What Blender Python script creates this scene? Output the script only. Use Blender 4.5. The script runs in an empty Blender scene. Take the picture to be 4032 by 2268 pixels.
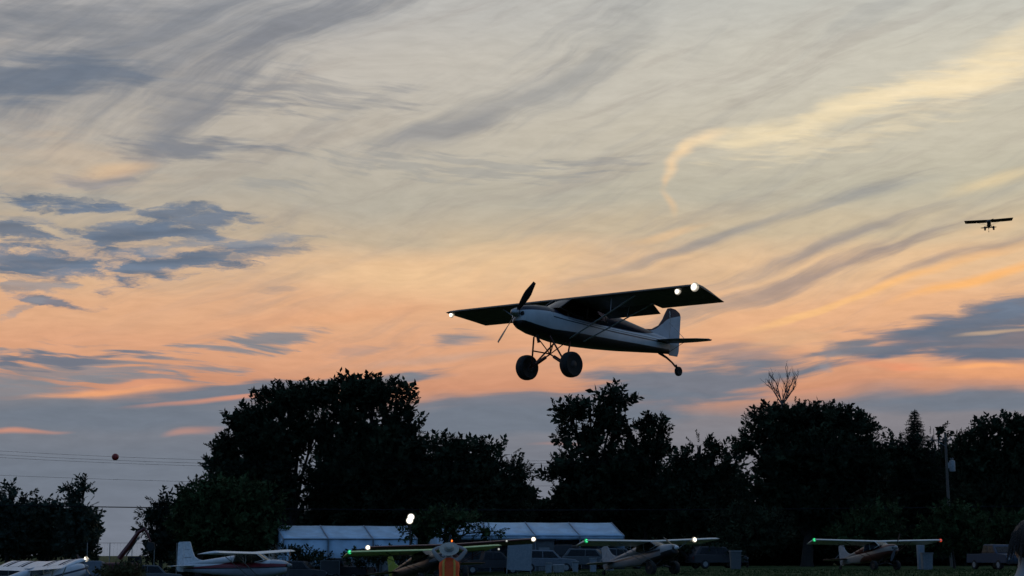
import bpy, bmesh, math, random
import numpy as np
from mathutils import Vector, Matrix, Euler

SC = bpy.context.scene
COL = SC.collection
R = math.radians
random.seed(7)
RNG = np.random.default_rng(11)

# ------------------------------------------------------------------ camera
EYE = 1.05                                   # seated spectator's eye height
FPX = 7000.0                                 # focal length in photo pixels (4032 wide)
PITCH = math.atan((2185 - 1134) / FPX)
cam_d = bpy.data.cameras.new('camera')
cam_d.sensor_width = 36.0
cam_d.lens = 36.0 * FPX / 4032.0
cam_d.clip_start = 0.1
cam_d.clip_end = 20000.0
cam = bpy.data.objects.new('camera', cam_d)
COL.objects.link(cam)
cam.location = (0, 0, EYE)
cam.rotation_euler = (math.pi / 2 + PITCH, 0, 0)
SC.camera = cam

def ray(px, py):
    u, v = (px - 2016) / FPX, (1134 - py) / FPX
    c, s = math.cos(PITCH), math.sin(PITCH)
    return Vector((u, c - v * s, s + v * c))

def at(px, py, Y):
    """world point at depth Y (metres north) that stands along the sight line of a photo pixel"""
    r = ray(px, py)
    return Vector((0, 0, EYE)) + r * (Y / r.y)

def azel(px, py):
    r = ray(px, py).normalized()
    return math.degrees(math.atan2(r.x, r.y)), math.degrees(math.asin(r.z))

def lin(c):
    out = []
    for v in c[:3]:
        v = v / 255.0
        out.append(v / 12.92 if v <= 0.04045 else ((v + 0.055) / 1.055) ** 2.4)
    return (*out, 1.0)

# ------------------------------------------------------------------ node helper
class NG:
    def __init__(self, tree):
        self.t = tree
        self.n = tree.nodes
        self.l = tree.links
    def new(self, kind, **kw):
        nd = self.n.new(kind)
        for k, v in kw.items():
            setattr(nd, k, v)
        return nd
    def put(self, sock, v):
        if isinstance(v, bpy.types.NodeSocket):
            self.l.new(v, sock)
        elif v is not None:
            sock.default_value = v
    def math(self, op, a, b=None, c=None, clamp=False):
        nd = self.new('ShaderNodeMath', operation=op, use_clamp=clamp)
        self.put(nd.inputs[0], a); self.put(nd.inputs[1], b)
        if c is not None: self.put(nd.inputs[2], c)
        return nd.outputs[0]
    def vmath(self, op, a, b=None, scale=None):
        nd = self.new('ShaderNodeVectorMath', operation=op)
        self.put(nd.inputs[0], a)
        if b is not None: self.put(nd.inputs[1], b)
        if scale is not None: self.put(nd.inputs['Scale'], scale)
        return nd.outputs['Value'] if op in ('LENGTH', 'DOT_PRODUCT') else nd.outputs['Vector']
    def comb(self, x, y, z):
        nd = self.new('ShaderNodeCombineXYZ')
        self.put(nd.inputs[0], x); self.put(nd.inputs[1], y); self.put(nd.inputs[2], z)
        return nd.outputs[0]
    def sep(self, v):
        nd = self.new('ShaderNodeSeparateXYZ'); self.put(nd.inputs[0], v)
        return nd.outputs
    def mapping(self, v, loc=(0, 0, 0), rot=(0, 0, 0), scale=(1, 1, 1), kind='POINT'):
        nd = self.new('ShaderNodeMapping', vector_type=kind)
        self.put(nd.inputs['Vector'], v)
        nd.inputs['Location'].default_value = loc
        nd.inputs['Rotation'].default_value = rot
        nd.inputs['Scale'].default_value = scale
        return nd.outputs[0]
    def noise(self, v, scale=1.0, detail=3.0, rough=0.5, dist=0.0, color=False, dims='3D'):
        nd = self.new('ShaderNodeTexNoise', noise_dimensions=dims)
        self.put(nd.inputs['Vector'], v)
        nd.inputs['Scale'].default_value = scale
        nd.inputs['Detail'].default_value = detail
        nd.inputs['Roughness'].default_value = rough
        nd.inputs['Distortion'].default_value = dist
        return nd.outputs['Color' if color else 'Fac']
    def rng(self, v, a, b, c=0.0, d=1.0, smooth=True):
        nd = self.new('ShaderNodeMapRange', interpolation_type='SMOOTHSTEP' if smooth else 'LINEAR')
        self.put(nd.inputs['Value'], v)
        nd.inputs['From Min'].default_value = a; nd.inputs['From Max'].default_value = b
        nd.inputs['To Min'].default_value = c; nd.inputs['To Max'].default_value = d
        return nd.outputs[0]
    def mix(self, f, a, b, blend='MIX'):
        nd = self.new('ShaderNodeMix', data_type='RGBA', blend_type=blend)
        self.put(nd.inputs[0], f); self.put(nd.inputs[6], a); self.put(nd.inputs[7], b)
        return nd.outputs[2]
    def ramp(self, f, stops, interp='EASE'):
        nd = self.new('ShaderNodeValToRGB')
        cr = nd.color_ramp; cr.interpolation = interp
        cr.elements[0].position = stops[0][0]; cr.elements[0].color = stops[0][1]
        cr.elements[1].position = stops[-1][0]; cr.elements[1].color = stops[-1][1]
        for p, c in stops[1:-1]:
            e = cr.elements.new(p); e.color = c
        self.put(nd.inputs[0], f)
        return nd.outputs[0]

# ------------------------------------------------------------------ sky (world): afterglow, cirrus veil and low cloud bank
SUN_AZ, SUN_EL = 13.0, 1.2                   # where the sun has just gone, right of the middle, behind the cloud bank
world = bpy.data.worlds.new('World'); SC.world = world; world.use_nodes = True
wt = world.node_tree; wt.nodes.clear(); W = NG(wt)
gen = W.new('ShaderNodeTexCoord').outputs['Generated']
dx, dy, dz = W.sep(W.vmath('NORMALIZE', gen))
az = W.math('MULTIPLY', W.math('ARCTAN2', dx, dy), 57.29578)
el = W.math('MULTIPLY', W.math('ARCSINE', dz), 57.29578)
P = W.comb(az, el, 0.0)
horiz = W.math('SQRT', W.math('MAXIMUM', W.math('SUBTRACT', 1.0, W.math('MULTIPLY', dz, dz)), 1e-4))
cosaz = W.math('DIVIDE', dy, horiz)
west = W.rng(cosaz, -0.5, 0.93)
# warped coordinates
wa = W.vmath('SUBTRACT', W.noise(W.mapping(P, scale=(0.10, 0.22, 1)), 1.0, 3.0, 0.55, color=True, dims='2D'), (0.5, 0.5, 0.5))
wb = W.vmath('SUBTRACT', W.noise(W.mapping(P, scale=(0.42, 1.7, 1)), 1.0, 5.0, 0.6, color=True, dims='2D'), (0.5, 0.5, 0.5))
PS = W.vmath('ADD', P, W.vmath('MULTIPLY', wa, (3.0, 1.2, 0)))                    # soft, for veils
PL = W.vmath('ADD', PS, W.vmath('MULTIPLY', wb, (2.2, 0.55, 0)))                   # ragged, for lumpy cloud
def streak(ang, along, across, det=5.0, rough=0.55, src=PS):
    return W.noise(W.mapping(W.mapping(src, rot=(0, 0, R(-ang))), scale=(along, across, 1)), 1.0, det, rough, dims='2D')
S_h = streak(2, 0.28, 2.6, 4.0)
S_d = streak(17, 0.11, 1.35, 8.0, 0.62)
S_D = streak(30, 0.09, 0.85, 8.0, 0.62)
S_l = W.noise(W.mapping(PL, scale=(0.42, 1.9, 1)), 1.0, 6.0, 0.6, dims='2D')
S_r = streak(-4, 0.55, 5.0, 3.0)
TEX = {'h': S_h, 'd': S_d, 'D': S_D, 'l': S_l, 'r': S_r}


# veil brightness by elevation, looking to the afterglow
K = lambda yd: max(0.0, azel(2016, yd * 1.5652)[1]) / 90.0
wramp = W.ramp(W.math('DIVIDE', W.math('ADD', el, W.math('MULTIPLY', W.math('SUBTRACT', W.sep(wa)[1], 0.0), 1.4)), 90.0), [
    (0.0, lin((118, 126, 140))), (K(1200), lin((112, 122, 136))), (K(1040), lin((124, 128, 138))),
    (K(985), lin((208, 148, 118))), (K(900), lin((224, 166, 130))), (K(790), lin((230, 178, 138))),
    (K(660), lin((226, 190, 152))), (K(590), lin((200, 184, 158))), (K(500), lin((187, 182, 166))),
    (K(340), lin((196, 190, 175))), (K(180), lin((198, 194, 183))), (K(0), lin((190, 190, 185))),
    (0.36, lin((144, 156, 170))), (1.0, lin((96, 124, 158)))])
eramp = W.ramp(W.math('DIVIDE', el, 90.0), [
    (0.0, lin((76, 100, 130))), (0.10, lin((80, 112, 150))), (0.35, lin((84, 120, 164))), (1.0, lin((96, 124, 158)))])
col = W.mix(west, eramp, wramp)
# left-right drift of the afterglow: duller to the south-west, more golden towards the sun
side = W.rng(az, -17.0, 17.0)
up = W.rng(el, 5.0, 12.0)
warm = W.mix(W.math('MULTIPLY', up, west), (1, 1, 1, 1), W.mix(side, (0.92, 0.89, 0.925, 1), (1.08, 1.075, 1.03, 1)))
col = W.mix(1.0, col, warm, 'MULTIPLY')
# general cirrus streaks over the whole afterglow side
gs = W.math('MULTIPLY', W.math('MULTIPLY', W.rng(S_D, 0.48, 0.72), up), W.math('MULTIPLY', west, 0.26))
col = W.mix(gs, col, lin((140, 142, 146)))
gs2 = W.math('MULTIPLY', W.math('MULTIPLY', W.rng(S_d, 0.5, 0.7), W.rng(el, 4.5, 7.0)), W.math('MULTIPLY', west, 0.22))
col = W.mix(gs2, col, lin((150, 140, 135)))

GB, GM, GL = (100, 113, 131), (131, 134, 141), (152, 153, 152)
CR, OR, PE, PK, DK = (240, 221, 183), (234, 164, 118), (236, 196, 150), (214, 148, 122), (104, 112, 124)
BANK = (112, 121, 134)
# cx, cy, half length, half height (in the 2576-wide view of the photo), tilt, colour, opacity, softness, texture, texture amount
CLOUDS = [
    # upper left grey sheet
    (330, 120, 780, 215, 14, (124, 129, 138), .82, 1., 'D', 1.0), (120, 200, 330, 75, 4, GB, .75, .7, 'h', .9),
    (160, 45, 380, 60, 8, (118, 124, 134), .6, 1., 'h', 1.0), (760, 60, 260, 48, 27, GM, .7, .8, 'D', 1.2),
    (500, 250, 330, 80, 34, (128, 130, 137), .6, 1., 'D', 1.0), (430, 300, 170, 60, 30, GM, .35, .8, 'h', 1.6),
    (800, 240, 240, 58, -2, GM, .45, 1., 'r', 1.8), (640, 270, 170, 40, 4, GM, .5, 1., 'r', 1.5),
    (1240, 270, 400, 42, 25, GM, .48, .8, 'D', 1.0), (1500, 130, 330, 60, 32, GL, .36, .9, 'D', 1.4),
    (1120, 320, 210, 26, 14, GM, .4, .8, 'd', 1.0),
    # small rippled clouds
    (470, 380, 220, 30, -1, GM, .95, .8, 'r', 1.1), (215, 448, 130, 28, 4, GM, .85, .8, 'l', 1.6),
    (1150, 410, 330, 34, -2, GL, .45, .8, 'r', 2.2), (1500, 400, 130, 22, -3, GM, .3, .8, 'r', 2.0),
    (680, 470, 130, 24, 5, GL, .5, .9, 'r', 1.6), (690, 731, 60, 9, 4, GM, .3, .9, 'r', 1.2),
    # warm lift on the left
    (260, 420, 120, 24, 8, PE, .5, .9, None, 0), (120, 410, 300, 90, 0, PE, .2, 1., 'h', 1.0),
    # dark blue lumpy clouds on the left
    (300, 625, 330, 70, 2, (128, 130, 140), .55, 1., 'l', 1.6),
    (100, 498, 168, 24.65, -5, GB, .9, .8, 'l', 2.2), (140, 515, 123.2, 15.95, -4, GB, .9, .7, 'l', 2.0), (40, 545, 78.4, 14.5, -3, GM, .6, .8, 'l', 2.4),
    (70, 590, 123.2, 31.9, -8, GB, .9, .75, 'l', 2.4), (440, 548, 212.8, 24.65, -4, GB, .9, .75, 'l', 2.0), (330, 575, 134.4, 26.1, 2, GB, .9, .75, 'l', 2.2), (470, 580, 123.2, 20.3, -6, GB, .95, .7, 'l', 1.8),
    (270, 620, 112, 31.9, -4, GB, .95, .7, 'l', 2.0), (390, 610, 168, 17.4, 3, GM, .7, .8, 'l', 2.2), (60, 640, 168, 37.7, -2, GB, .9, .8, 'l', 2.4), (120, 672, 168, 23.2, 3, GB, .8, .8, 'l', 2.4),
    (400, 672, 179.2, 34.8, 9, GB, .95, .7, 'l', 1.8), (520, 640, 212.8, 24.65, 10, GB, .9, .75, 'l', 1.8), (650, 600, 134.4, 14.5, 7, GM, .75, .8, 'l', 1.8), (640, 630, 156.8, 13.05, 8, GM, .6, .8, 'r', 1.4),
    (100, 708, 145.6, 18.85, 4, GM, .7, .8, 'l', 2.6), (150, 762, 106.4, 18.85, -2, GB, .85, .75, 'l', 2.0), (60, 775, 67.2, 13.05, 25, GM, .5, .9, 'l', 2.0),
    # glow in the middle
    (1060, 690, 420, 90, -3, (244, 202, 154), .6, 1., None, 0), (1300, 640, 210, 70, -12, (238, 202, 156), .45, 1., 'd', .6),
    # orange veil streaks and lenses
    (640, 860, 160, 26, 9, GM, .9, .8, 'r', 1.3), (560, 885, 130, 18, 5, GM, .8, .8, 'r', 2.2),
    (1165, 855, 80, 21, 5, GM, .85, 1., 'r', 1.2), (900, 880, 110, 14, 6, GM, .3, .8, 'r', 1.0),
    (1150, 900, 260, 14, 4, GL, .3, .9, 'd', 1.0), (1050, 950, 160, 10, 3, GM, .35, .9, 'h', 1.0),
    (820, 800, 360, 26, 5, OR, .3, .9, 'd', 1.0),
    (180, 935, 300, 50, 0, GM, .8, .8, 'r', 2.0), (150, 915, 190, 20, 4, GB, .75, .8, 'r', 2.0),
    (60, 985, 170, 40, -4, GM, .85, .7, 'h', 1.2), (320, 965, 150, 14, 2, GM, .7, .6, 'r', 2.0),
    (270, 1000, 190, 13, 6, OR, .95, .8, 'h', .9), (330, 985, 120, 18, 4, (232, 158, 118), .6, .9, 'h', 1.0),
    # low bank and its torn upper edge
    (700, 985, 400, 26, 7, BANK, .95, .5, 'h', .9), (920, 955, 130, 12, 6, GM, .8, .6, 'h', 1.0),
    (480, 1023, 190, 7, 6, PK, .8, .9, 'h', .8), (600, 1010, 120, 6, 8, PK, .6, .9, 'h', .8),
    (300, 1060, 500, 42, 1, BANK, .9, .7, None, 0), (1350, 1040, 420, 58, 4, BANK, .9, .45, 'h', .5),
    (1700, 960, 330, 50, 4, BANK, .95, .5, 'h', .7), (1880, 905, 190, 45, -8, BANK, .55, .8, 'h', 1.2),
    (60, 1095, 110, 8, 1, PK, .75, .9, 'h', .6), (500, 1098, 60, 14, 8, PK, .45, 1., 'h', .6), (1390, 1120, 70, 6, 0, PK, .35, 1., None, 0),
    (2010, 985, 130, 7, 1, PK, .35, 1., 'h', .5),
    # right: long streaks fanning up from the glow
    (1500, 690, 330, 26, 15, PE, .25, .9, 'd', 1.2), (1540, 715, 300, 40, 13, (182, 156, 134), .55, 1., 'd', 1.0), (1640, 640, 330, 14, 17, GM, .5, .9, 'd', .9),
    (1900, 560, 430, 22, 14, GM, .45, .9, 'd', 1.1), (2080, 610, 480, 26, 16, (138, 134, 138), .7, .9, 'd', 1.0),
    (2150, 500, 240, 16, 13, GL, .5, .9, 'd', 1.0), (1950, 700, 420, 34, 15, (142, 132, 134), .7, .85, 'd', 1.3),
    (2380, 650, 300, 30, 14, (138, 128, 132), .6, .85, 'd', 1.3), (1640, 600, 110, 12, 14, PE, .55, .9, 'd', .8),
    (1700, 765, 300, 50, 10, PE, .2, 1., 'd', 1.0),
    (2250, 715, 420, 16, 15, (248, 190, 128), .95, .9, 'd', .9), (2060, 770, 330, 18, 12, (246, 192, 134), .85, .9, 'd', 1.0),
    (2470, 700, 200, 18, 15, (252, 186, 116), .9, .8, 'd', .8),
    (2480, 460, 170, 30, 10, (240, 212, 160), .5, 1., 'd', 1.0), (2520, 570, 120, 22, 8, PE, .5, 1., 'd', .8),
    (1980, 850, 190, 40, -6, (222, 176, 136), .6, .9, 'd', 1.2),
    # big wing-shaped cloud on the right
    (2480, 805, 240, 50, 15, GB, .92, .7, 'h', 1.2), (2560, 775, 160, 40, 14, GB, .8, .8, 'l', 1.2), (2330, 860, 330, 44, 7, GB, .9, .7, 'h', 1.1),
    (2540, 870, 220, 60, 5, (112, 116, 128), .9, .5, 'h', 1.0), (2130, 885, 160, 26, 10, (120, 124, 134), .8, .6, 'h', 1.2),
    (2500, 900, 260, 18, 2, GB, .8, .6, 'h', 1.2), (2530, 838, 120, 7, 5, PE, .45, .9, 'h', 1.0),
    (2420, 945, 330, 24, -1, OR, .92, .8, 'h', .7), (2240, 940, 110, 20, -3, (240, 150, 112), .8, .9, 'h', .8),
    (2440, 935, 130, 7, 1, (252, 176, 116), .8, .9, 'h', .4), (2060, 915, 60, 22, 12, GM, .5, .9, 'l', 2.0),
    (2400, 1020, 400, 34, 0, BANK, .9, .7, 'h', .6),
    # bright fallstreak with its fan
    (1668, 418, 50, 21, 64, (244, 210, 166), .8, 1., 'h', .4), (1694, 375, 46, 24, 50, (246, 214, 170), .85, 1., 'h', .4), (1740, 342, 70, 22, 20, (246, 216, 174), .8, 1., 'h', .4),
    (1860, 325, 190, 36, 10, CR, .7, 1., 'h', .8), (1840, 352, 150, 16, 3, CR, .5, 1., 'r', 1.2), (2100, 285, 330, 40, 13, CR, .7, 1., 'h', .9), (2160, 262, 300, 34, 14, CR, .5, 1., 'r', 1.5),
    (2440, 190, 300, 66, 14, (248, 228, 190), .85, 1., 'h', .8), (2440, 190, 260, 44, 14, (248, 226, 184), .5, 1., 'r', 1.5), (2080, 352, 300, 34, 8, CR, .4, 1., 'r', 1.6),
    (1645, 520, 15, 44, 3, PE, .45, 1., None, 0), (1652, 462, 12, 24, -10, PE, .4, 1., None, 0), (2520, 110, 190, 34, 28, CR, .45, 1., 'D', 1.0),
]
DEG = 0.01281 * 1.18
film = W.rng(W.noise(W.mapping(PS, scale=(0.9, 4.0, 1)), 1.0, 6.0, 0.6, dims='2D'), 0.3, 0.7, 0.95, 1.05, smooth=False)
# the clear upper air behind the veil
sky = W.new('ShaderNodeTexSky', sky_type='NISHITA')
sky.sun_disc = False
sky.sun_elevation = R(SUN_EL)
sky.sun_rotation = R(SUN_AZ)
sky.altitude = 200.0
sky.dust_density = 2.0
nish = W.vmath('SCALE', sky.outputs[0], scale=0.05)
col = W.mix(0.04, col, nish)

def cloud_patch(name, az0, az1, el0, el1):
    """a shader group that lays the clouds of one part of the sky over the veil"""
    g = bpy.data.node_groups.new(name, 'ShaderNodeTree')
    I = g.interface
    I.new_socket('sky', in_out='INPUT', socket_type='NodeSocketColor')
    for nm in ('PS', 'PL'): I.new_socket(nm, in_out='INPUT', socket_type='NodeSocketVector')
    for nm in ('h', 'd', 'D', 'l', 'r', 'film'): I.new_socket(nm, in_out='INPUT', socket_type='NodeSocketFloat')
    I.new_socket('out', in_out='OUTPUT', socket_type='NodeSocketShader')
    G = NG(g)
    gi = G.new('NodeGroupInput').outputs
    c0 = gi['sky']
    for (cx, cy, a, b, tilt, c, op, soft, tex, amp) in CLOUDS:
        a0, e0 = azel(cx * 1.5652, cy * 1.5652)
        A, B, t = a * DEG, b * DEG, R(tilt)
        grow = min(1.5, 1.0 + 0.45 * (amp if tex else 0.0))
        hx = math.hypot(A * math.cos(t), B * math.sin(t)) * grow + 1.2
        hy = math.hypot(A * math.sin(t), B * math.cos(t)) * grow + 0.5
        if a0 + hx < az0 or a0 - hx > az1 or e0 + hy < el0 or e0 - hy > el1:
            continue
        m = G.vmath('LENGTH', G.mapping(gi['PL' if tex == 'l' else 'PS'], loc=(a0, e0, 0), rot=(0, 0, t), scale=(A, B, 1e6), kind='TEXTURE'))
        if tex:
            d = G.math('SUBTRACT', G.math('MULTIPLY_ADD', gi[tex], amp * 1.5, 1.0 - amp * 0.75), m)
            d = G.math('MULTIPLY', d, G.rng(m, 1.0, 1.5, 1.0, 0.0))
        else:
            d = G.math('SUBTRACT', 1.0, m)
        k = G.rng(d, 0.0, soft, 0.0, op)
        cc = lin(c)
        if tex == 'l':                       # thicker and thinner places inside the lumpy clouds
            cc = G.mix(G.rng(gi['h'], 0.3, 0.72), cc, lin([min(255, v * 1.10 + 4) for v in c]))
        c0 = G.mix(k, c0, cc)
    c0 = G.vmath('SCALE', c0, scale=gi['film'])
    bgn = G.new('ShaderNodeBackground'); G.put(bgn.inputs['Color'], c0)
    go = G.new('NodeGroupOutput'); g.links.new(bgn.outputs[0], go.inputs[0])
    return g

AZB = [-60.0, -12.0, -8.0, -4.0, 0.0, 4.0, 8.0, 12.0, 60.0]
NAZ = len(AZB) - 1
ELB = [-8.0, 4.6, 6.6, 9.0, 12.0, 45.0]
NEL = len(ELB) - 1
def patch_shader(g):
    nd = W.new('ShaderNodeGroup'); nd.node_tree = g
    W.put(nd.inputs['sky'], col); W.put(nd.inputs['PS'], PS); W.put(nd.inputs['PL'], PL)
    for k_ in 'hdDlr': W.put(nd.inputs[k_], TEX[k_])
    W.put(nd.inputs['film'], film)
    return nd.outputs[0]
def mixsh(f, a, b):
    nd = W.new('ShaderNodeMixShader'); W.put(nd.inputs[0], f); wt.links.new(a, nd.inputs[1]); wt.links.new(b, nd.inputs[2])
    return nd.outputs[0]
groups = [[cloud_patch('clouds', AZB[i], AZB[i + 1], ELB[j], ELB[j + 1]) for j in range(NEL)] for i in range(NAZ)]
plain = W.new('ShaderNodeBackground'); W.put(plain.inputs['Color'], col)
cols_ = []
for i in range(NAZ):
    sh = patch_shader(groups[i][0])
    for j in range(1, NEL):
        sh = mixsh(W.math('GREATER_THAN', el, ELB[j]), sh, patch_shader(groups[i][j]))
    cols_.append(sh)
sh = cols_[0]
for i in range(1, NAZ):
    sh = mixsh(W.math('GREATER_THAN', az, AZB[i]), sh, cols_[i])
inside = W.math('MULTIPLY', W.math('LESS_THAN', W.math('ABSOLUTE', az), 60.0), W.math('LESS_THAN', el, 45.0))
sh = mixsh(inside, plain.outputs[0], sh)
wo = W.new('ShaderNodeOutputWorld')
wt.links.new(sh, wo.inputs[0])
world.cycles.sampling_method = 'MANUAL'
world.cycles.sample_map_resolution = 256

# ------------------------------------------------------------------ sun: its last weak light, through the cloud
sun_d = bpy.data.lights.new('sun', 'SUN')
sun_d.energy = 0.12
sun_d.angle = R(10.0)
sun_d.color = (1.0, 0.62, 0.38)
sun = bpy.data.objects.new('sun', sun_d); COL.objects.link(sun)
sd = Vector((math.sin(R(SUN_AZ)) * math.cos(R(SUN_EL)), math.cos(R(SUN_AZ)) * math.cos(R(SUN_EL)), math.sin(R(SUN_EL))))
sun.rotation_euler = sd.to_track_quat('Z', 'Y').to_euler()
sun.location = sd * 500

SC.view_settings.view_transform = 'Standard'
SC.view_settings.look = 'None'
SC.view_settings.exposure = 0.0
SC.view_settings.gamma = 1.0
SC.view_settings.use_curve_mapping = False
SC.cycles.use_adaptive_sampling = True
SC.cycles.adaptive_threshold = 0.015
SC.cycles.adaptive_min_samples = 8
SC.cycles.max_bounces = 6
SC.cycles.transparent_max_bounces = 12

# ------------------------------------------------------------------ materials
def mat(name, c, rough=0.5, metal=0.0, var=0.12, scale=6.0, bump=0.0, spec=0.5, c2=None, coat=0.0, trans=0.0):
    m = bpy.data.materials.new(name); m.use_nodes = True
    g = NG(m.node_tree); p = m.node_tree.nodes['Principled BSDF']
    co = g.new('ShaderNodeTexCoord').outputs['Object']
    n = g.noise(co, scale, 5.0, 0.6)
    c = (*c[:3], 1.0)
    dark = tuple(v * (1 - var) for v in c[:3]) + (1.0,)
    lite = tuple(min(1.0, v * (1 + var)) for v in (c2 or c)[:3]) + (1.0,)
    g.put(p.inputs['Base Color'], g.mix(g.rng(n, 0.35, 0.65), dark, lite))
    g.put(p.inputs['Roughness'], g.rng(n, 0.3, 0.7, max(0.03, rough - 0.08), min(1.0, rough + 0.08), smooth=False))
    p.inputs['Metallic'].default_value = metal
    p.inputs['Specular IOR Level'].default_value = spec
    p.inputs['Coat Weight'].default_value = coat
    p.inputs['Transmission Weight'].default_value = trans
    if bump:
        b = g.new('ShaderNodeBump'); b.inputs['Strength'].default_value = bump; b.inputs['Distance'].default_value = 0.02
        g.put(b.inputs['Height'], g.noise(co, scale * 4, 4.0, 0.6)); g.put(p.inputs['Normal'], b.outputs[0])
    return m

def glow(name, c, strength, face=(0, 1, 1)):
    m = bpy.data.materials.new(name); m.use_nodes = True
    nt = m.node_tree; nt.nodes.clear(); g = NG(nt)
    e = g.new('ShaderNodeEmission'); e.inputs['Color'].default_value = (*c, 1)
    # soft bloom painted into the emission: bright mid-lens, fading towards its rim
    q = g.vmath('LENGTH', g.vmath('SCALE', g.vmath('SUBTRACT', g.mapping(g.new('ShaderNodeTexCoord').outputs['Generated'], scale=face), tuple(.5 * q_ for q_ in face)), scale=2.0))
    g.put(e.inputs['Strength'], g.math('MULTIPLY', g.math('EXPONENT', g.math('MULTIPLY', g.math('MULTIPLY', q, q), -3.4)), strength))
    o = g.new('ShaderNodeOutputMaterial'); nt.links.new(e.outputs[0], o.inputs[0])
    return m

def glass(name, c=(0.55, 0.6, 0.62), op=0.35):
    m = bpy.data.materials.new(name); m.use_nodes = True
    nt = m.node_tree; nt.nodes.clear(); g = NG(nt)
    t = g.new('ShaderNodeBsdfTransparent'); t.inputs['Color'].default_value = (*c, 1)
    gl = g.new('ShaderNodeBsdfGlossy'); gl.inputs['Roughness'].default_value = 0.08
    f = g.new('ShaderNodeFresnel'); f.inputs['IOR'].default_value = 1.5
    n = g.noise(g.new('ShaderNodeTexCoord').outputs['Object'], 5.0, 3.0)
    mx = g.new('ShaderNodeMixShader')
    g.put(mx.inputs[0], g.math('ADD', f.outputs[0], g.rng(n, 0.3, 0.7, 0.0, 0.05), clamp=True))
    nt.links.new(t.outputs[0], mx.inputs[1]); nt.links.new(gl.outputs[0], mx.inputs[2])
    o = g.new('ShaderNodeOutputMaterial'); nt.links.new(mx.outputs[0], o.inputs[0])
    return m

def two_tone(name, colors, curves, rough=0.35):
    """paint scheme in the aircraft's own frame: bands over height z that follow curves z(x).
    colors from bottom to top, curves = list of [(x, z), ...]"""
    m = bpy.data.materials.new(name); m.use_nodes = True
    g = NG(m.node_tree); p = m.node_tree.nodes['Principled BSDF']
    co = g.new('ShaderNodeTexCoord').outputs['Object']
    x, y, z = g.sep(co)
    c = (*colors[0], 1.0)
    for cur, colr in zip(curves, colors[1:]):
        xs = [q[0] for q in cur]; zs = [q[1] for q in cur]
        x0, x1, z0, z1 = min(xs), max(xs), min(zs) - .01, max(zs) + .01
        fc = g.new('ShaderNodeFloatCurve')
        cm = fc.mapping; cv = cm.curves[0]
        pts = [((a - x0) / (x1 - x0), (b - z0) / (z1 - z0)) for a, b in sorted(cur)]
        cv.points[0].location = pts[0]; cv.points[1].location = pts[-1]
        for q in pts[1:-1]: cv.points.new(*q)
        cm.update()
        g.put(fc.inputs['Value'], g.rng(x, x0, x1, smooth=False))
        zc = g.rng(fc.outputs[0], 0, 1, z0, z1, smooth=False)
        d = g.math('SUBTRACT', z, zc)
        c = g.mix(g.rng(d, -0.006, 0.006, smooth=False), c, (*colr, 1.0))
    n = g.noise(co, 3.0, 5.0, 0.6)
    c = g.mix(1.0, c, g.ramp(n, [(0.3, (.86, .86, .86, 1)), (0.7, (1, 1, 1, 1))]), 'MULTIPLY')
    g.put(p.inputs['Base Color'], c)
    p.inputs['Roughness'].default_value = rough
    return m

M = {}
M['white'] = mat('white_paint', (.72, .73, .74), .35)
M['offwhite'] = mat('cream_paint', (.62, .62, .58), .4)
M['black'] = mat('black_paint', (.012, .012, .014), .35)
M['darkred'] = mat('dark_red_paint', (.10, .016, .016), .35)
M['rust'] = mat('rust_red_fabric', (.22, .06, .04), .5)
M['lime'] = mat('lime_paint', (.22, .34, .03), .4)
M['palelime'] = mat('pale_lime_paint', (.60, .74, .30), .4)
M['blue'] = mat('navy_paint', (.02, .035, .09), .35)
M['grey'] = mat('grey_paint', (.25, .26, .27), .45)
M['rubber'] = mat('rubber', (.012, .012, .012), .8, bump=.3)
M['band'] = mat('matt_dark_band', (.012, .018, .04), .9, spec=.05)
M['dimwhite'] = mat('dull_white_paint', (.36, .37, .38), .5)
M['steel'] = mat('bare_steel', (.35, .35, .35), .4, .9)
M['redsteel'] = mat('red_oxide_tube', (.09, .022, .015), .5)
M['darksteel'] = mat('dark_steel', (.03, .03, .032), .45, .4)
M['glass'] = glass('cabin_glass')
M['darkglass'] = mat('car_glass', (.01, .012, .015), .3, spec=.2)
M['seat'] = mat('seat_fabric', (.03, .028, .026), .9)
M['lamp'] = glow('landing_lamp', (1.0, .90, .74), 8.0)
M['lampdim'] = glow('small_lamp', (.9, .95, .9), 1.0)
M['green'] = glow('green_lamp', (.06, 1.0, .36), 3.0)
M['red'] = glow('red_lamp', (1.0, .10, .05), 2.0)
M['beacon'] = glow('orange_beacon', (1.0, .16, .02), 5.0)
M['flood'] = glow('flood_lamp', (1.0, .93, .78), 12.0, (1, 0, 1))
M['bark'] = mat('bark', (.035, .028, .022), .9, bump=.5)
M['deadwood'] = mat('dead_wood', (.12, .105, .095), .9, bump=.4)
M['pole'] = mat('pole_wood', (.12, .10, .085), .85, bump=.4)
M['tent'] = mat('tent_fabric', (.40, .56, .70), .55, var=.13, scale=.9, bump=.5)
M['tentseam'] = mat('tent_seam', (.20, .23, .27), .6)
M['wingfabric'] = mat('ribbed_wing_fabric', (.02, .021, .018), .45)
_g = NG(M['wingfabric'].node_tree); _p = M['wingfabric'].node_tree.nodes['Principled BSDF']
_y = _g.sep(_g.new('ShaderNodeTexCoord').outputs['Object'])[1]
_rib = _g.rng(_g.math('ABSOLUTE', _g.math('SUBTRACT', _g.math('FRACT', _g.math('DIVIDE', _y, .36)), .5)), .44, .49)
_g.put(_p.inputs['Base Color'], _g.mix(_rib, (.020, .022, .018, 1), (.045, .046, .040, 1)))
M['wire'] = mat('wire', (.014, .016, .018), .8, spec=.1)
M['redball'] = mat('red_ball', (.30, .02, .015), .5)
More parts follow.
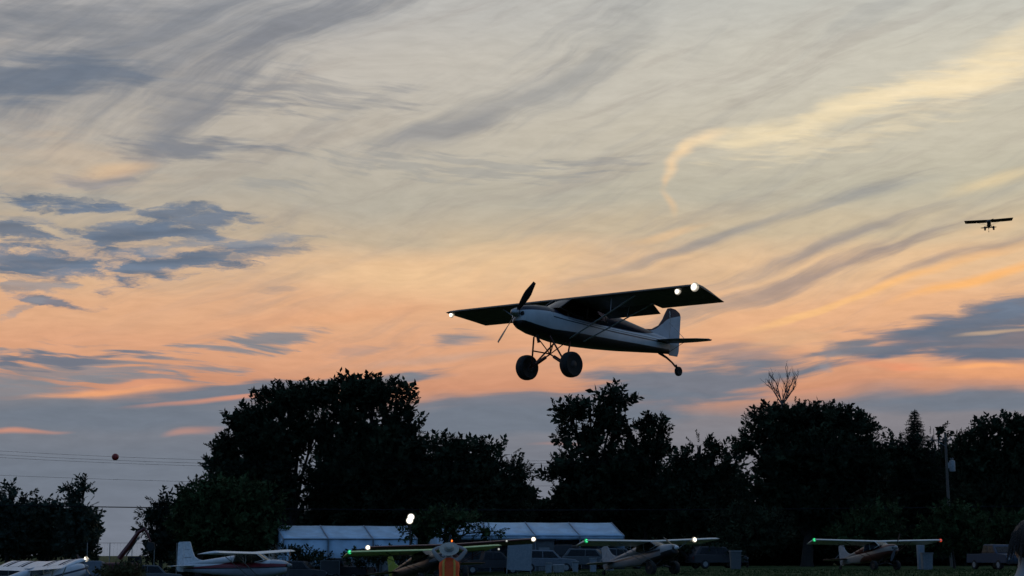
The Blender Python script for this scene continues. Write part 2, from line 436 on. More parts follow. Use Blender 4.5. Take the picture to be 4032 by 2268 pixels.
M['skin'] = mat('skin', (.35, .20, .14), .55, var=.08)
M['hair'] = mat('hair', (.012, .009, .007), .6, bump=.6, scale=30)
M['orange'] = mat('orange_vest', (.95, .10, .015), .7, var=.15)
M['yellow'] = mat('reflective_tape', (.75, .38, .06), .6)
M['hat'] = mat('straw_hat', (.40, .39, .34), .8, bump=.5, scale=40)
M['shirt'] = mat('grey_shirt', (.30, .30, .30), .9, bump=.2)
M['jeans'] = mat('jeans', (.03, .045, .09), .9)
M['shoe'] = mat('shoe', (.02, .02, .02), .7)
M['box'] = mat('white_plastic', (.22, .25, .28), .5)
M['carblue'] = mat('car_blue', (.025, .045, .08), .6)
M['cargrey'] = mat('car_grey', (.10, .11, .12), .6)
M['carwhite'] = mat('car_white', (.15, .17, .20), .6)
M['cardark'] = mat('car_dark', (.03, .03, .035), .6)
M['shed'] = mat('shed_siding', (.11, .115, .12), .7)
M['dirt'] = mat('soil', (.06, .05, .035), .95, bump=.6)

def leaf_mat(name, c, c2):
    m = bpy.data.materials.new(name); m.use_nodes = True
    nt = m.node_tree; g = NG(nt); p = nt.nodes['Principled BSDF']
    co = g.new('ShaderNodeTexCoord').outputs['Object']
    n = g.noise(co, .55, 4.0, .6); n2 = g.noise(co, 7.0, 2.0)
    f = g.math('ADD', g.math('MULTIPLY', n, .7), g.math('MULTIPLY', n2, .3))
    g.put(p.inputs['Base Color'], g.mix(g.rng(f, .36, .64), (*c, 1), (*c2, 1)))
    p.inputs['Roughness'].default_value = .7
    p.inputs['Specular IOR Level'].default_value = .05
    return m
M['leaf'] = leaf_mat('leaves_dark', (.014, .022, .014), (.034, .05, .026))
M['leaf2'] = leaf_mat('leaves_green', (.022, .040, .016), (.05, .085, .034))
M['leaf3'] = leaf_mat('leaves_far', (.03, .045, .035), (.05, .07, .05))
M['needle'] = leaf_mat('needles', (.014, .022, .016), (.03, .042, .028))
M['weed'] = leaf_mat('dry_weeds', (.05, .05, .022), (.10, .09, .045))

# ------------------------------------------------------------------ mesh helpers
class MB:
    def __init__(s): s.v = []; s.f = []
    def add(s, vs, fs):
        o = len(s.v); s.v += [tuple(q) for q in vs]; s.f += [tuple(i + o for i in f) for f in fs]
        return s
    def box(s, c, d, rot=None, taper=None):
        x, y, z = (q / 2 for q in d); c = Vector(c)
        vs = [Vector((sx * x, sy * y, sz * z)) for sz in (-1, 1) for sx, sy in ((-1, -1), (1, -1), (1, 1), (-1, 1))]
        if taper:
            for q in vs[4:]: q.x *= taper[0]; q.y *= taper[1]
        if rot is not None:
            mm = Euler(rot).to_matrix(); vs = [mm @ q for q in vs]
        return s.add([q + c for q in vs], [(3, 2, 1, 0), (4, 5, 6, 7), (0, 1, 5, 4), (1, 2, 6, 5), (2, 3, 7, 6), (3, 0, 4, 7)])
    def tube(s, pts, rad, n=8, cap=True, flat=1.0):
        pts = [Vector(q) for q in pts]
        if not hasattr(rad, '__len__'): rad = [rad] * len(pts)
        rings = []
        ref = None
        for i, q in enumerate(pts):
            t = (pts[min(i + 1, len(pts) - 1)] - pts[max(i - 1, 0)]).normalized()
            if ref is None or abs(t.dot(ref)) > .98:
                ref = Vector((0, 0, 1)) if abs(t.z) < .9 else Vector((1, 0, 0))
            a = t.cross(ref).normalized(); b = a.cross(t).normalized(); ref = b
            rings.append([q + (a * math.cos(k * 2 * math.pi / n) + b * math.sin(k * 2 * math.pi / n) * flat) * rad[i] for k in range(n)])
        return s.loft(rings, cap)
    def loft(s, rings, cap=True):
        n = len(rings[0]); vs = [q for r in rings for q in r]; fs = []
        for i in range(len(rings) - 1):
            for k in range(n):
                a, b = i * n + k, i * n + (k + 1) % n
                fs.append((a, b, b + n, a + n))
        if cap:
            fs.append(tuple(range(n))[::-1]); fs.append(tuple(range((len(rings) - 1) * n, len(rings) * n)))
        return s.add(vs, fs)
    def lathe(s, prof, c=(0, 0, 0), axis='Y', n=24):
        """prof = [(radius, along axis), ...]"""
        c = Vector(c); rings = []
        for r, h in prof:
            ring = []
            for k in range(n):
                t = k * 2 * math.pi / n; u, w = r * math.cos(t), r * math.sin(t)
                ring.append(c + Vector({'Y': (u, h, w), 'Z': (u, w, h), 'X': (h, u, w)}[axis]))
            rings.append(ring)
        return s.loft(rings, True)
    def ell(s, c, r, n=14, m=9, rot=None):
        c = Vector(c); rings = []
        mm = Euler(rot).to_matrix() if rot is not None else Matrix.Identity(3)
        for i in range(1, m):
            ph = math.pi * i / m
            rings.append([c + mm @ Vector((r[0] * math.sin(ph) * math.cos(2 * math.pi * k / n), r[1] * math.sin(ph) * math.sin(2 * math.pi * k / n), -r[2] * math.cos(ph))) for k in range(n)])
        return s.loft(rings, True)
    def build(s, name, m, parent=None, smooth=True, mw=None):
        me = bpy.data.meshes.new(name); me.from_pydata(s.v, [], s.f); me.update()
        bm = bmesh.new(); bm.from_mesh(me); bmesh.ops.recalc_face_normals(bm, faces=bm.faces[:]); bm.to_mesh(me); bm.free()
        if smooth:
            me.polygons.foreach_set('use_smooth', [True] * len(me.polygons))
            try: me.set_sharp_from_angle(angle=R(38))
            except Exception: pass
        o = bpy.data.objects.new(name, me); COL.objects.link(o)
        if m is not None: me.materials.append(M[m] if isinstance(m, str) else m)
        if parent is not None: o.parent = parent
        if mw: o.matrix_local = mw
        return o

def tag(o, label=None, cat=None, group=None, kind=None):
    if label: o['label'] = label
    if cat: o['category'] = cat
    if group: o['group'] = group
    if kind: o['kind'] = kind
    return o

def empty(name, loc, rot=(0, 0, 0), scale=1.0):
    o = bpy.data.objects.new(name, None); COL.objects.link(o)
    o.location = loc; o.rotation_euler = rot; o.scale = (scale,) * 3
    o.empty_display_size = .3
    return o

def np_mesh(name, verts, quads, m, parent=None):
    me = bpy.data.meshes.new(name)
    nv, nf = len(verts), len(quads)
    k = quads.shape[1]
    me.vertices.add(nv); me.vertices.foreach_set('co', verts.astype(np.float32).ravel())
    me.loops.add(nf * k); me.loops.foreach_set('vertex_index', quads.astype(np.int32).ravel())
    me.polygons.add(nf); me.polygons.foreach_set('loop_start', np.arange(0, nf * k, k, dtype=np.int32))
    me.update(calc_edges=True)
    o = bpy.data.objects.new(name, me); COL.objects.link(o)
    me.materials.append(M[m] if isinstance(m, str) else m)
    if parent is not None: o.parent = parent
    return o

# ------------------------------------------------------------------ ground
GX = np.array([-900., -400, -60, -31, -19, -6, -1.4, 4, 14, 60, 900])
GZ = np.array([-6., -4., -1.9, -1.5, -1.2, -.70, -.45, -.2, 0, 0, 0])
def gz(x, y):
    t = min(1.0, max(0.0, (y - 10.0) / 26.0)); t = t * t * (3 - 2 * t)
    b = sum(float(np.interp(x + d, GX, GZ)) for d in (-3, -1, 1, 3)) / 4
    return b * t
xs = np.unique(np.concatenate([np.linspace(-9000, -300, 14), np.linspace(-300, -60, 13), np.linspace(-60, 60, 81), np.linspace(60, 300, 13), np.linspace(300, 9000, 14)]))
ys = np.unique(np.concatenate([np.linspace(-600, -20, 8), np.linspace(-20, 60, 41), np.linspace(60, 220, 54), np.linspace(220, 600, 12), np.linspace(600, 12000, 14)]))
gv = np.array([[x, y, gz(x, y) + (.03 * math.sin(x * .9 + y * .31) + .02 * math.sin(y * .7 - x * .4) if 60 < y < 220 else 0)] for y in ys for x in xs])
nx = len(xs)
gq = np.array([[j * nx + i, j * nx + i + 1, (j + 1) * nx + i + 1, (j + 1) * nx + i] for j in range(len(ys) - 1) for i in range(nx - 1)])
mg = bpy.data.materials.new('field_grass'); mg.use_nodes = True
g = NG(mg.node_tree); p = mg.node_tree.nodes['Principled BSDF']
co = g.new('ShaderNodeTexCoord').outputs['Object']
n1 = g.noise(co, .12, 5.0, .6); n2 = g.noise(g.mapping(co, scale=(1, .25, 1)), 2.2, 5.0, .65)
gc = g.mix(g.rng(n1, .35, .65), (.034, .060, .018, 1), (.055, .085, .026, 1))
g.put(p.inputs['Base Color'], g.mix(g.rng(n2, .3, .7, 0, .6), gc, (.022, .034, .012, 1)))
p.inputs['Roughness'].default_value = .95; p.inputs['Specular IOR Level'].default_value = .1
b = g.new('ShaderNodeBump'); b.inputs['Strength'].default_value = .8; b.inputs['Distance'].default_value = .08
g.put(b.inputs['Height'], g.noise(co, 9.0, 4.0, .7)); g.put(p.inputs['Normal'], b.outputs[0])
field = np_mesh('ground', gv, gq, mg); tag(field, 'mown grass airfield sloping gently down to the left', kind='structure')

# mown grass in the strip that shows
N = 26000
gx = RNG.uniform(-38, 40, N); gy = 84 + 46 * RNG.random(N) ** 1.2
gzv = np.array([gz(a, b_) for a, b_ in zip(gx, gy)])
hh = RNG.uniform(.05, .16, N); ang = RNG.uniform(0, 2 * np.pi, N); wd = RNG.uniform(.02, .05, N)
lean = RNG.normal(0, .05, (N, 2))
base = np.stack([gx, gy, gzv - .01], 1)
dv = np.stack([np.cos(ang) * wd, np.sin(ang) * wd, np.zeros(N)], 1)
tip = base + np.stack([lean[:, 0], lean[:, 1], hh], 1)
gvv = np.stack([base - dv, base + dv, tip], 1).reshape(-1, 3)
mgb = leaf_mat('grass_blades', (.03, .05, .014), (.06, .085, .03))
go_ = np_mesh('grass', gvv, np.arange(N * 3).reshape(-1, 3), mgb); tag(go_, 'short mown grass of the airfield', 'grass', kind='stuff')

# ------------------------------------------------------------------ trees
def sprig_template(nl, ln, w, r, spread):
    """one leafy twig along +Z, unit length, of nl leaves; every leaf is one four-sided face"""
    vs = []
    for i in range(nl):
        t = (i + .5) / nl * .95
        a = i * 2.4 + r.uniform(-.4, .4)
        out = np.array([math.cos(a), math.sin(a), 0])
        side = np.array([-math.sin(a), math.cos(a), 0])
        d = out * spread * (1.1 - .6 * t) + np.array([0, 0, .55 + .3 * t])
        d /= np.linalg.norm(d)
        p0 = np.array([0, 0, t * .85]); l_ = ln * r.uniform(.75, 1.25)
        tw = r.uniform(-.6, .6); s2 = side * math.cos(tw) + np.cross(d, side) * math.sin(tw)
        vs += [p0, p0 + d * l_ * .5 + s2 * w, p0 + d * l_, p0 + d * l_ * .5 - s2 * w]
    return np.array(vs)
_r = np.random.default_rng(3)
TPL = {'maple': [sprig_template(24, .17, .048, _r, .95) for _ in range(5)],
       'shoot': [sprig_template(26, .15, .040, _r, .8) for _ in range(5)],
       'fill': [sprig_template(14, .34, .11, _r, 1.4) for _ in range(4)],
       'needle': [sprig_template(18, .34, .05, _r, .8) for _ in range(4)]}

def sprigs(pos, dirs, size, style, r):
    """batch of twigs: positions (n,3), directions (n,3), size (n,) -> verts, quads"""
    n = len(pos)
    d = dirs / np.linalg.norm(dirs, axis=1, keepdims=True)
    ref = np.where(np.abs(d[:, 2:3]) < .9, np.array([[0, 0, 1.]]), np.array([[1., 0, 0]]))
    a = np.cross(d, ref); a /= np.linalg.norm(a, axis=1, keepdims=True)
    b = np.cross(d, a)
    ro = r.uniform(0, 2 * np.pi, n)[:, None]
    a, b = a * np.cos(ro) + b * np.sin(ro), -a * np.sin(ro) + b * np.cos(ro)
    V = []
    pick = r.integers(0, len(TPL[style]), n)
    for k, T in enumerate(TPL[style]):
        q = np.where(pick == k)[0]
        if not len(q): continue
        s_ = size[q][:, None, None]
        V.append((pos[q][:, None, :] + s_ * (T[None, :, 0:1] * a[q][:, None, :] + T[None, :, 1:2] * b[q][:, None, :] + T[None, :, 2:3] * d[q][:, None, :])).reshape(-1, 3))
    return np.concatenate(V)

def crown_points(lobes, dens, r, up=.45, size=1.2, shell=.55):
    P_, D_, S_, F_ = [], [], [], []
    for (c, rad) in lobes:
        c = np.array(c); rad = np.array(rad)
        area = 4 * math.pi * ((rad[0] * rad[1]) ** 1.6 / 3 + (rad[0] * rad[2]) ** 1.6 / 3 + (rad[1] * rad[2]) ** 1.6 / 3) ** (1 / 1.6)
        n = int(area * dens * 2.5)
        u = r.normal(size=(n, 3)); u /= np.linalg.norm(u, axis=1, keepdims=True)
        # lumpy surface: the radius swings with direction
        ph = r.uniform(0, 6.28, 6)
        lump = 1 + .13 * np.sin(u[:, 0] * 5 + ph[0]) * np.sin(u[:, 2] * 6 + ph[1]) + .10 * np.sin(u[:, 1] * 7 + ph[2] + u[:, 2] * 4) + .07 * np.sin(u[:, 0] * 13 + ph[3]) * np.sin(u[:, 2] * 12 + ph[4])
        inner = r.random(n) < (1 - shell)
        t = np.where(inner, r.random(n) ** .5 * .85, r.uniform(.78, 1.0, n))
        P_.append(c + u * rad * (t * lump)[:, None])
        D_.append(u + np.array([0, 0, up]) + r.normal(0, .35, (n, 3)))
        S_.append(size * r.uniform(.6, 1.25, n)); F_.append(inner)
    return np.concatenate(P_), np.concatenate(D_), np.concatenate(S_), np.concatenate(F_)

NQ = 0
HOLES = []                                                   # places where the sky glints through the crowns
_h = random.Random(21)
for (cx, cy, rx, ry, n, sz) in ((762, 1215, 34, 78, 20, 11), (900, 1062, 70, 40, 16, 10), (1010, 1030, 42, 62, 12, 10), (690, 1075, 60, 55, 9, 8), (800, 1090, 40, 60, 9, 10), (600, 1130, 40, 40, 6, 8),
                                (1470, 1110, 62, 75, 12, 9), (1540, 1090, 40, 60, 4, 8), (1615, 1120, 48, 50, 4, 7), (1898, 1185, 26, 88, 16, 11), (1960, 1100, 60, 40, 8, 8), (1905, 1262, 14, 18, 3, 15),
                                (2490, 1135, 60, 30, 7, 8), (2160, 1110, 50, 35, 7, 8), (200, 1262, 34, 40, 9, 9), (60, 1262, 30, 20, 5, 9), (1765, 1135, 40, 20, 5, 8), (1290, 1180, 40, 40, 8, 9), (2355, 1120, 22, 26, 5, 9)):
    for _ in range(n):
        a_, q_ = _h.uniform(0, 6.283), math.sqrt(_h.random())
        HOLES.append((cx + rx * q_ * math.cos(a_), cy + ry * q_ * math.sin(a_), sz * _h.uniform(.7, 1.2), sz * _h.uniform(.8, 1.7)))
def tree(name, label, cat, bx, Y, lobes, style='maple', dens=1.0, up=.45, size=1.25, m='leaf', group=None, trunk_r=.35, seed=0, depth=.8, fill=True, gaps=(), lean=0.0):
    """bx and lobes in the 2576-wide view: (cx, cy, rx, ry); Y = distance"""
    r = np.random.default_rng(1000 + seed)
    k = 1.5652 * Y / FPX                                    # metres per view pixel
    base = at(bx * 1.5652, 2185, Y); zg = gz(base.x, Y); base.z = zg
    root = empty(name, base)
    L = []
    for (cx, cy, rx, ry) in lobes:
        w = at(cx * 1.5652, cy * 1.5652, Y)
        rx = max(rx * .45, rx - .42 * size / k); ry = max(ry * .4, ry - .62 * size / k)
        L.append(((w.x - base.x, r.uniform(-.35, .35) * rx * k, w.z - base.z), (rx * k, max(rx, ry * .7) * k * depth, ry * k)))
    pos, dirs, sz, inn = crown_points(L, dens, r, up, size)
    # see-through gaps, tunnels along the depth of the crown
    keep = pos[:, 2] > .15
    for (cx, cy, rx, ry) in (list(gaps) + HOLES if Y > 160 else gaps):
        w = at(cx * 1.5652, cy * 1.5652, Y)
        q = ((pos[:, 0] - (w.x - base.x)) / (rx * k)) ** 2 + ((pos[:, 2] - (w.z - base.z)) / (ry * k)) ** 2
        keep &= q > r.uniform(.75, 1.25, len(q))
    pos, dirs, sz, inn = pos[keep], dirs[keep], sz[keep], inn[keep]
    global NQ
    V = [sprigs(pos[~inn], dirs[~inn], sz[~inn], style, r)]
    if fill and inn.any(): V.append(sprigs(pos[inn], dirs[inn], sz[inn] * 1.15, 'fill', r))
    V = np.concatenate(V); NQ += len(V) // 4
    np_mesh('crown', V, np.arange(len(V)).reshape(-1, 4), m, root)
    tb = MB()
    top = max(c[2] for c, _ in L)
    mx = sum(c[0] * ra[0] for c, ra in L) / sum(ra[0] for _, ra in L)
    hfork = max(1.0, min(c[2] - ra[2] for c, ra in L) * .7 + 1.0)
    tb.tube([(0, 0, -.3), (0, 0, .3), (mx * .15 + lean, .1, hfork * .6), (mx * .3 + lean, 0, hfork), (mx * .6, 0, (hfork + top) / 2), (mx * .8, 0, top)],
            [trunk_r * 1.3, trunk_r, trunk_r * .85, trunk_r * .75, trunk_r * .4, trunk_r * .12], 9)
    for (c, ra) in L:
        c = Vector(c); s0 = Vector((mx * .3 + lean, 0, hfork * r.uniform(.7, 1.0)))
        mid = s0.lerp(c, .5) + Vector((0, 0, .12 * (c - s0).length))
        tb.tube([s0, mid, c, c + Vector((c.x - s0.x, 0, ra[2])) * .35], [trunk_r * .5, trunk_r * .34, trunk_r * .18, trunk_r * .05], 6)
        for j in range(3):
            e = c + Vector((r.uniform(-1, 1) * ra[0], r.uniform(-1, 1) * ra[1], r.uniform(-.2, 1) * ra[2])) * .8
            tb.tube([mid.lerp(c, .5), c.lerp(e, .5) + Vector((0, 0, .1)), e], [trunk_r * .2, trunk_r * .12, .02], 5)
    tb.build('trunk', 'bark', root)
    tag(root, label, cat, group)
    return root

def conifer(name, label, bx, top, Y, hw, seed=0, skip=.0, group=None, droop=.25, m='needle', low=.06, dens=1.0, gap=1.0):
    r = np.random.default_rng(2000 + seed)
    base = at(bx * 1.5652, 2185, Y); base.z = gz(base.x, Y)
    H = at(bx * 1.5652, top * 1.5652, Y).z - base.z; Wd = hw * 1.5652 * Y / FPX
    root = empty(name, base)
    tb = MB(); tb.tube([(0, 0, -.3), (0, 0, H * .5), (0, 0, H)], [.26, .15, .02], 8)
    Ps, Ds, Ss = [], [], []
    z = H * low
    while z < H * .985:
        t = 1 - z / H
        n = 5 + int(3 * t)
        a0 = r.uniform(0, 6.28)
        for j in range(n):
            if r.random() < skip: continue
            a = a0 + j * 2 * math.pi / n + r.uniform(-.25, .25)
            ln = Wd * (t ** .85) * r.uniform(.72, 1.12) + .12
            tip = Vector((math.cos(a) * ln, math.sin(a) * ln, z - ln * droop * r.uniform(.6, 1.3) + .12 * ln))
            tb.tube([(0, 0, z), (tip.x * .5, tip.y * .5, (z + tip.z) / 2 + .03 * ln), tip], [.05 * t + .02, .03 * t + .01, .008], 5)
            ns = max(4, int(ln * 9 * dens))
            for q in range(ns):
                s_ = (q + r.random()) / ns
                pz = z + (tip.z - z) * s_
                Ps.append((tip.x * s_ + r.normal(0, .08 * ln), tip.y * s_ + r.normal(0, .08 * ln), pz + r.normal(0, .05)))
                Ds.append((math.cos(a) + r.normal(0, .6), math.sin(a) + r.normal(0, .6), r.normal(.0, .35)))
                Ss.append(r.uniform(.35, .7) * (0.5 + .5 * (1 - s_)) * (0.6 + t * .6))
        z += (.30 + .42 * t) * r.uniform(.85, 1.15) * gap
    for q in range(14):
        Ps.append((r.normal(0, .05), r.normal(0, .05), H * .96 + q * .03)); Ds.append((r.normal(0, .4), r.normal(0, .4), 1)); Ss.append(.4)
    V = sprigs(np.array(Ps), np.array(Ds), np.array(Ss), 'needle', r)
    np_mesh('crown', V, np.arange(len(V)).reshape(-1, 4), m, root)
    tb.build('trunk', 'bark', root)
    tag(root, label, 'tree', group)
    return root
TG = 'trees along the far edge of the airfield'

# ------------------------------------------------------------------ light aircraft
OX, OZ = -.36, 1.70                              # thrust-line frame -> frame with its origin on the ground between the wheels
def o3(x, y, z): return Vector((x + OX, y, z + OZ))
def oc(cur, oz=1.36): return [(x + OX, z + oz) for x, z in cur]
def sect(x, zb, zt, hw, e=3.0, n=22):
    zc, hz = (zb + zt) / 2, (zt - zb) / 2
    out = []
    for k in range(n):
        t = 2 * math.pi * k / n; c, s_ = math.cos(t), math.sin(t)
        out.append(o3(x, hw * math.copysign(abs(c) ** (2 / e), c), zc + hz * math.copysign(abs(s_) ** (2 / e), s_)))
    return out
AF_X = [0, .012, .05, .14, .30, .50, .72, .86, 1.0]
AF_U = [0, .022, .050, .080, .094, .084, .055, .030, .003]
AF_L = [0, -.014, -.021, -.024, -.020, -.014, -.008, -.005, -.003]

def plane(label, loc, rot, o, scale=1.0, group=None):
    global OZ
    OZ = o.get('oz', 1.36)
    TZ = -.70 if OZ > 1.65 else -.40
    root = empty('light_aircraft', loc, rot, scale)
    tag(root, label, 'airplane', group)
    body, wingm, tailm, tubem = o['body'], o['wing'], o['tail'], o.get('tube', 'darksteel')
    C = 1.45; HS = o.get('half_span', 5.19); INC = o.get('inc', .10); DIH = o.get('dih', .02); ZW = o.get('zw', .67)
    # fuselage: tub and turtle deck
    f = MB()
    f.loft([sect(.80, -.56, .34, .41), sect(.45, -.60, .33, .42), sect(.2, -.62, .22, .43), sect(-.6, -.62, .20, .43), sect(-1.5, -.56, .20, .41),
            sect(-2.4, -.48, .22, .33), sect(-3.4, -.37, .22, .22), sect(-4.2, -.28, .20, .12), sect(-4.66, -.24, .16, .045)])
    f.loft([sect(-1.30, .10, .62, .40, 2.4), sect(-1.7, .10, .60, .36, 2.4), sect(-2.4, .10, .51, .29, 2.2), sect(-3.3, .10, .40, .18, 2.2), sect(-4.1, .08, .30, .08, 2.2), sect(-4.6, .06, .24, .035, 2.2)])
    f.build('fuselage', body, root)
    c = MB()
    c.loft([sect(1.70, -.30, .14, .20, 2.4), sect(1.66, -.37, .20, .29, 2.6), sect(1.50, -.44, .26, .37, 2.8), sect(1.15, -.52, .32, .41, 3), sect(.79, -.555, .345, .413, 3)])
    cw = c.build('cowling', o.get('cowl', body), root)
    e_ = MB(); e_.tube([o3(1.02, .12, -.48), o3(.98, .12, -.62), o3(.93, .12, -.74)], .045, 8); e_.build('exhaust_pipe', 'darksteel', cw)
    for s in (-1, 1):
        MB().lathe([(.02, 1.67 + OX), (.075, 1.69 + OX), (.06, 1.715 + OX), (.01, 1.70 + OX)], (0, s * .17, -.02 + OZ), 'X', 12).build('air_inlet', 'black', cw)
    # propeller
    pr = MB(); pr.lathe([(.10, 1.70 + OX), (.13, 1.76 + OX), (.12, 1.84 + OX), (.075, 1.93 + OX), (.01, 1.97 + OX)], (0, 0, OZ), 'X', 16)
    pr = pr.build('propeller', o.get('spinner', 'grey'), root)
    pa = o.get('prop', R(50))
    for s in (-1, 1):
        bl = MB(); d = Vector((0, math.cos(pa) * s, math.sin(pa) * s)); sd = Vector((0, -d.z, d.y)); rings = []
        for q in range(9):
            t = q / 8; r_ = .10 + .96 * t
            ch = (.08 + .14 * math.sin(min(1, t * 1.5) * math.pi / 2)) * (1 - .55 * max(0, t - .6) / .4)
            tw = R(58 - 40 * t); ax = Vector((math.sin(tw), 0, 0)) + sd * math.cos(tw); nn = ax.cross(d).normalized()
            cc = o3(1.78, 0, 0) + d * r_
            rings.append([cc + ax * ch * math.cos(a) * .5 + nn * .012 * (1.2 - t * .8) * math.sin(a) for a in [2 * math.pi * j / 8 for j in range(8)]])
        bl.loft(rings); bl.build('blade', 'black', pr)
    # cabin: windscreen, panes, posts, roof and seats
    w = MB(); rows = []
    for i in range(4):
        t = i / 3
        x, z, hw = .52 - .55 * t, .33 + .36 * t, .395 - .02 * t
        rows.append([o3(x + .10 * (1 - (y_ / hw) ** 2) * (1 - t * .6) - .05, y_, z) for y_ in [hw * q for q in (-1, -.6, -.2, .2, .6, 1)]])
    n_ = 6
    w.add([q for r_ in rows for q in r_], [(a * n_ + b, a * n_ + b + 1, (a + 1) * n_ + b + 1, (a + 1) * n_ + b) for a in range(3) for b in range(5)])
    w.build('windscreen', 'glass', root)
    for s in (-1, 1):
        for p0, p1 in (((.47, .40, .33), (-.03, .38, .69)), ((-.66, .405, .20), (-.66, .385, .66)), ((-1.5, .39, .20), (-1.30, .375, .62)), ((.45, .41, .33), (-.1, .425, .22))):
            MB().tube([o3(p0[0], s * p0[1], p0[2]), o3(p1[0], s * p1[1], p1[2])], .018, 6).build('cabin_post', o.get('frame', body), root)
    for s in (-1, 1):
        for poly in ([(.40, .31), (-.05, .64), (-.62, .64), (-.62, .23), (.10, .23)], [(-.70, .23), (-.70, .64), (-1.28, .60), (-1.44, .23)]):
            g_ = MB(); nn = len(poly); ya, yb = s * .402, s * .396
            g_.add([o3(x, ya, z) for x, z in poly] + [o3(x, yb, z) for x, z in poly], [tuple(range(nn)), tuple(range(nn, 2 * nn))[::-1]] + [(i, (i + 1) % nn, nn + (i + 1) % nn, nn + i) for i in range(nn)])
            g_.build('side_window', 'glass', root, smooth=False)
    MB().box(o3(-.68, 0, .655), (1.35, .76, .03)).build('cabin_roof', wingm, root)
    for x in (-.45, -1.15):
        sm = MB(); sm.box(o3(x, 0, -.08), (.48, .5, .14)); sm.box(o3(x - .26, 0, .20), (.10, .5, .62), (0, R(-12), 0)); sm.build('seat', 'seat', root)
    # wing halves
    def wp(y, fx, zf, th=1.0):
        yy = abs(y)
        return o3(-fx * C, y, ZW + zf * C * th - INC * fx + DIH * yy)
    def ring(yl, yt, f0, f1, th=1.0, s=1):
        xs_ = [q for q in AF_X if f0 < q < f1]; xs_ = [f0] + xs_ + [f1]
        up = [wp(s * (yl + (yt - yl) * q), q, np.interp(q, AF_X, AF_U), th) for q in xs_]
        lo = [wp(s * (yl + (yt - yl) * q), q, np.interp(q, AF_X, AF_L), th) for q in xs_[::-1]]
        if f0 == 0: lo = lo[:-1]
        return up + lo
    yte = o.get('tip_te', 4.9)
    for s in (-1, 1):
        wg = MB()
        wg.loft([ring(.004, .004, 0, .72, 1, s), ring(.5, .5, 0, .72, 1, s), ring(2.6, 2.6, 0, .72, 1, s), ring(4.70, 4.70, 0, .72, 1, s)])
        wg.loft([ring(.004, .004, .7201, 1, 1, s), ring(.48, .48, .7201, 1, 1, s)])
        wg.loft([ring(4.702, 4.702, 0, 1, 1, s), ring(HS - .12, min(yte - .06, HS - .12), 0, 1, .9, s), ring(HS - .02, yte, 0, 1, .5, s), ring(HS, yte + .02, 0.001, .995, .1, s)])
        wo_ = wg.build('wing', wingm, root)
        for nm, ya, yb, dfl in (('flap', .52, 2.57, o.get('flap', 0)), ('aileron', 2.62, 4.68, o.get('ail', 0) * s)):
            fl = MB(); rr = []
            for y in (ya, yb):
                hinge = wp(s * y, .735, .01); q_ = []
                for p_ in ring(y, y, .735, 1.0, 1, s):
                    v = p_ - hinge; a = R(dfl)
                    q_.append(hinge + Vector((v.x * math.cos(a) - v.z * math.sin(a) * -1, v.y, v.z * math.cos(a) + v.x * math.sin(a))))
                rr.append(q_)
            fl.loft(rr); fl.build(nm, o.get('flapm', wingm), wo_)
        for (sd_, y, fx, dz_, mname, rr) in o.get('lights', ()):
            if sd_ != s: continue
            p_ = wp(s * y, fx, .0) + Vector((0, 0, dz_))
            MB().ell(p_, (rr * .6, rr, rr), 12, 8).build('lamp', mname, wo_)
        for (y0_, y1_, mname) in o.get('bands', ()):
            bd = MB()
            bd.loft([[q + Vector((0, 0, .004 if i < 7 else -.004)) for i, q in enumerate(ring(y0_, y0_, 0, .72, 1, s))], [q + Vector((0, 0, .004 if i < 7 else -.004)) for i, q in enumerate(ring(y1_, y1_, 0, .72, 1, s))]])
            bd.build('paint_band', mname, wo_)
        # struts
        for xa, xb in ((.02, -.20), (-.75, -.95)):
            a = o3(xa if xa > -.5 else -.55, s * .43, -.50); bpt = wp(s * 2.75, -xb / C, -.01)
            MB().tube([a, bpt], .032, 8, flat=.5).build('lift_strut', o.get('strut', tubem), root)
            m_ = a.lerp(bpt, .62)
            MB().tube([m_, wp(s * 1.75, -xb / C + .03, -.012)], .012, 6).build('jury_strut', o.get('strut', tubem), root)
    # tail
    st = .10
    for s in (-1, 1):
        def tp(x, y, dz_): return o3(x, s * y, st + dz_)
        hz = MB()
        hz.loft([[tp(x, y, z) for x, z in ((xa, 0), (xa - .1, .022), (xb, .022), (xb, -.022), (xa - .1, -.022))] for xa, xb, y in ((-3.92, -4.55, .01), (-4.02, -4.55, .8), (-4.22, -4.55, 1.42), (-4.42, -4.56, 1.72))])
        hs = hz.build('stabilizer', tailm if o.get('stab') is None else o['stab'], root)
        ev = MB(); ed = o.get('elev', 0.0)
        ev.loft([[tp(x, y, z) for x, z in ((-4.57, .02), (xb, -.003 + ed * (4.57 + xb)), (xb, -.012 + ed * (4.57 + xb)), (-4.57, -.02))] for xb, y in ((-4.95, .09), (-5.05, .8), (-4.98, 1.4), (-4.70, 1.71))])
        ev.build('elevator', tailm if o.get('stab') is None else o['stab'], hs)
        for zz in (.75, -.22):
            MB().tube([tp(-4.5, .85, 0), o3(-4.6, 0, zz)], .008, 5).build('tail_brace', 'steel', root)
    FT = o.get('fin_top', 1.196)
    fn = MB()
    prof = o.get('fin', [(-3.45, .36), (-3.85, .42), (-4.15, .58), (-4.32, .80), (-4.42, 1.0), (-4.52, FT - .03), (-4.64, FT), (-4.64, .12), (-4.0, .2)])
    nn = len(prof)
    fn.add([o3(x, .022, z) for x, z in prof] + [o3(x, -.022, z) for x, z in prof], [tuple(range(nn)), tuple(range(nn, 2 * nn))[::-1]] + [(i, (i + 1) % nn, nn + (i + 1) % nn, nn + i) for i in range(nn)])
    fo = fn.build('fin', tailm, root, smooth=False)
    rd = MB()
    xr = o.get('rudder_te', -5.106)
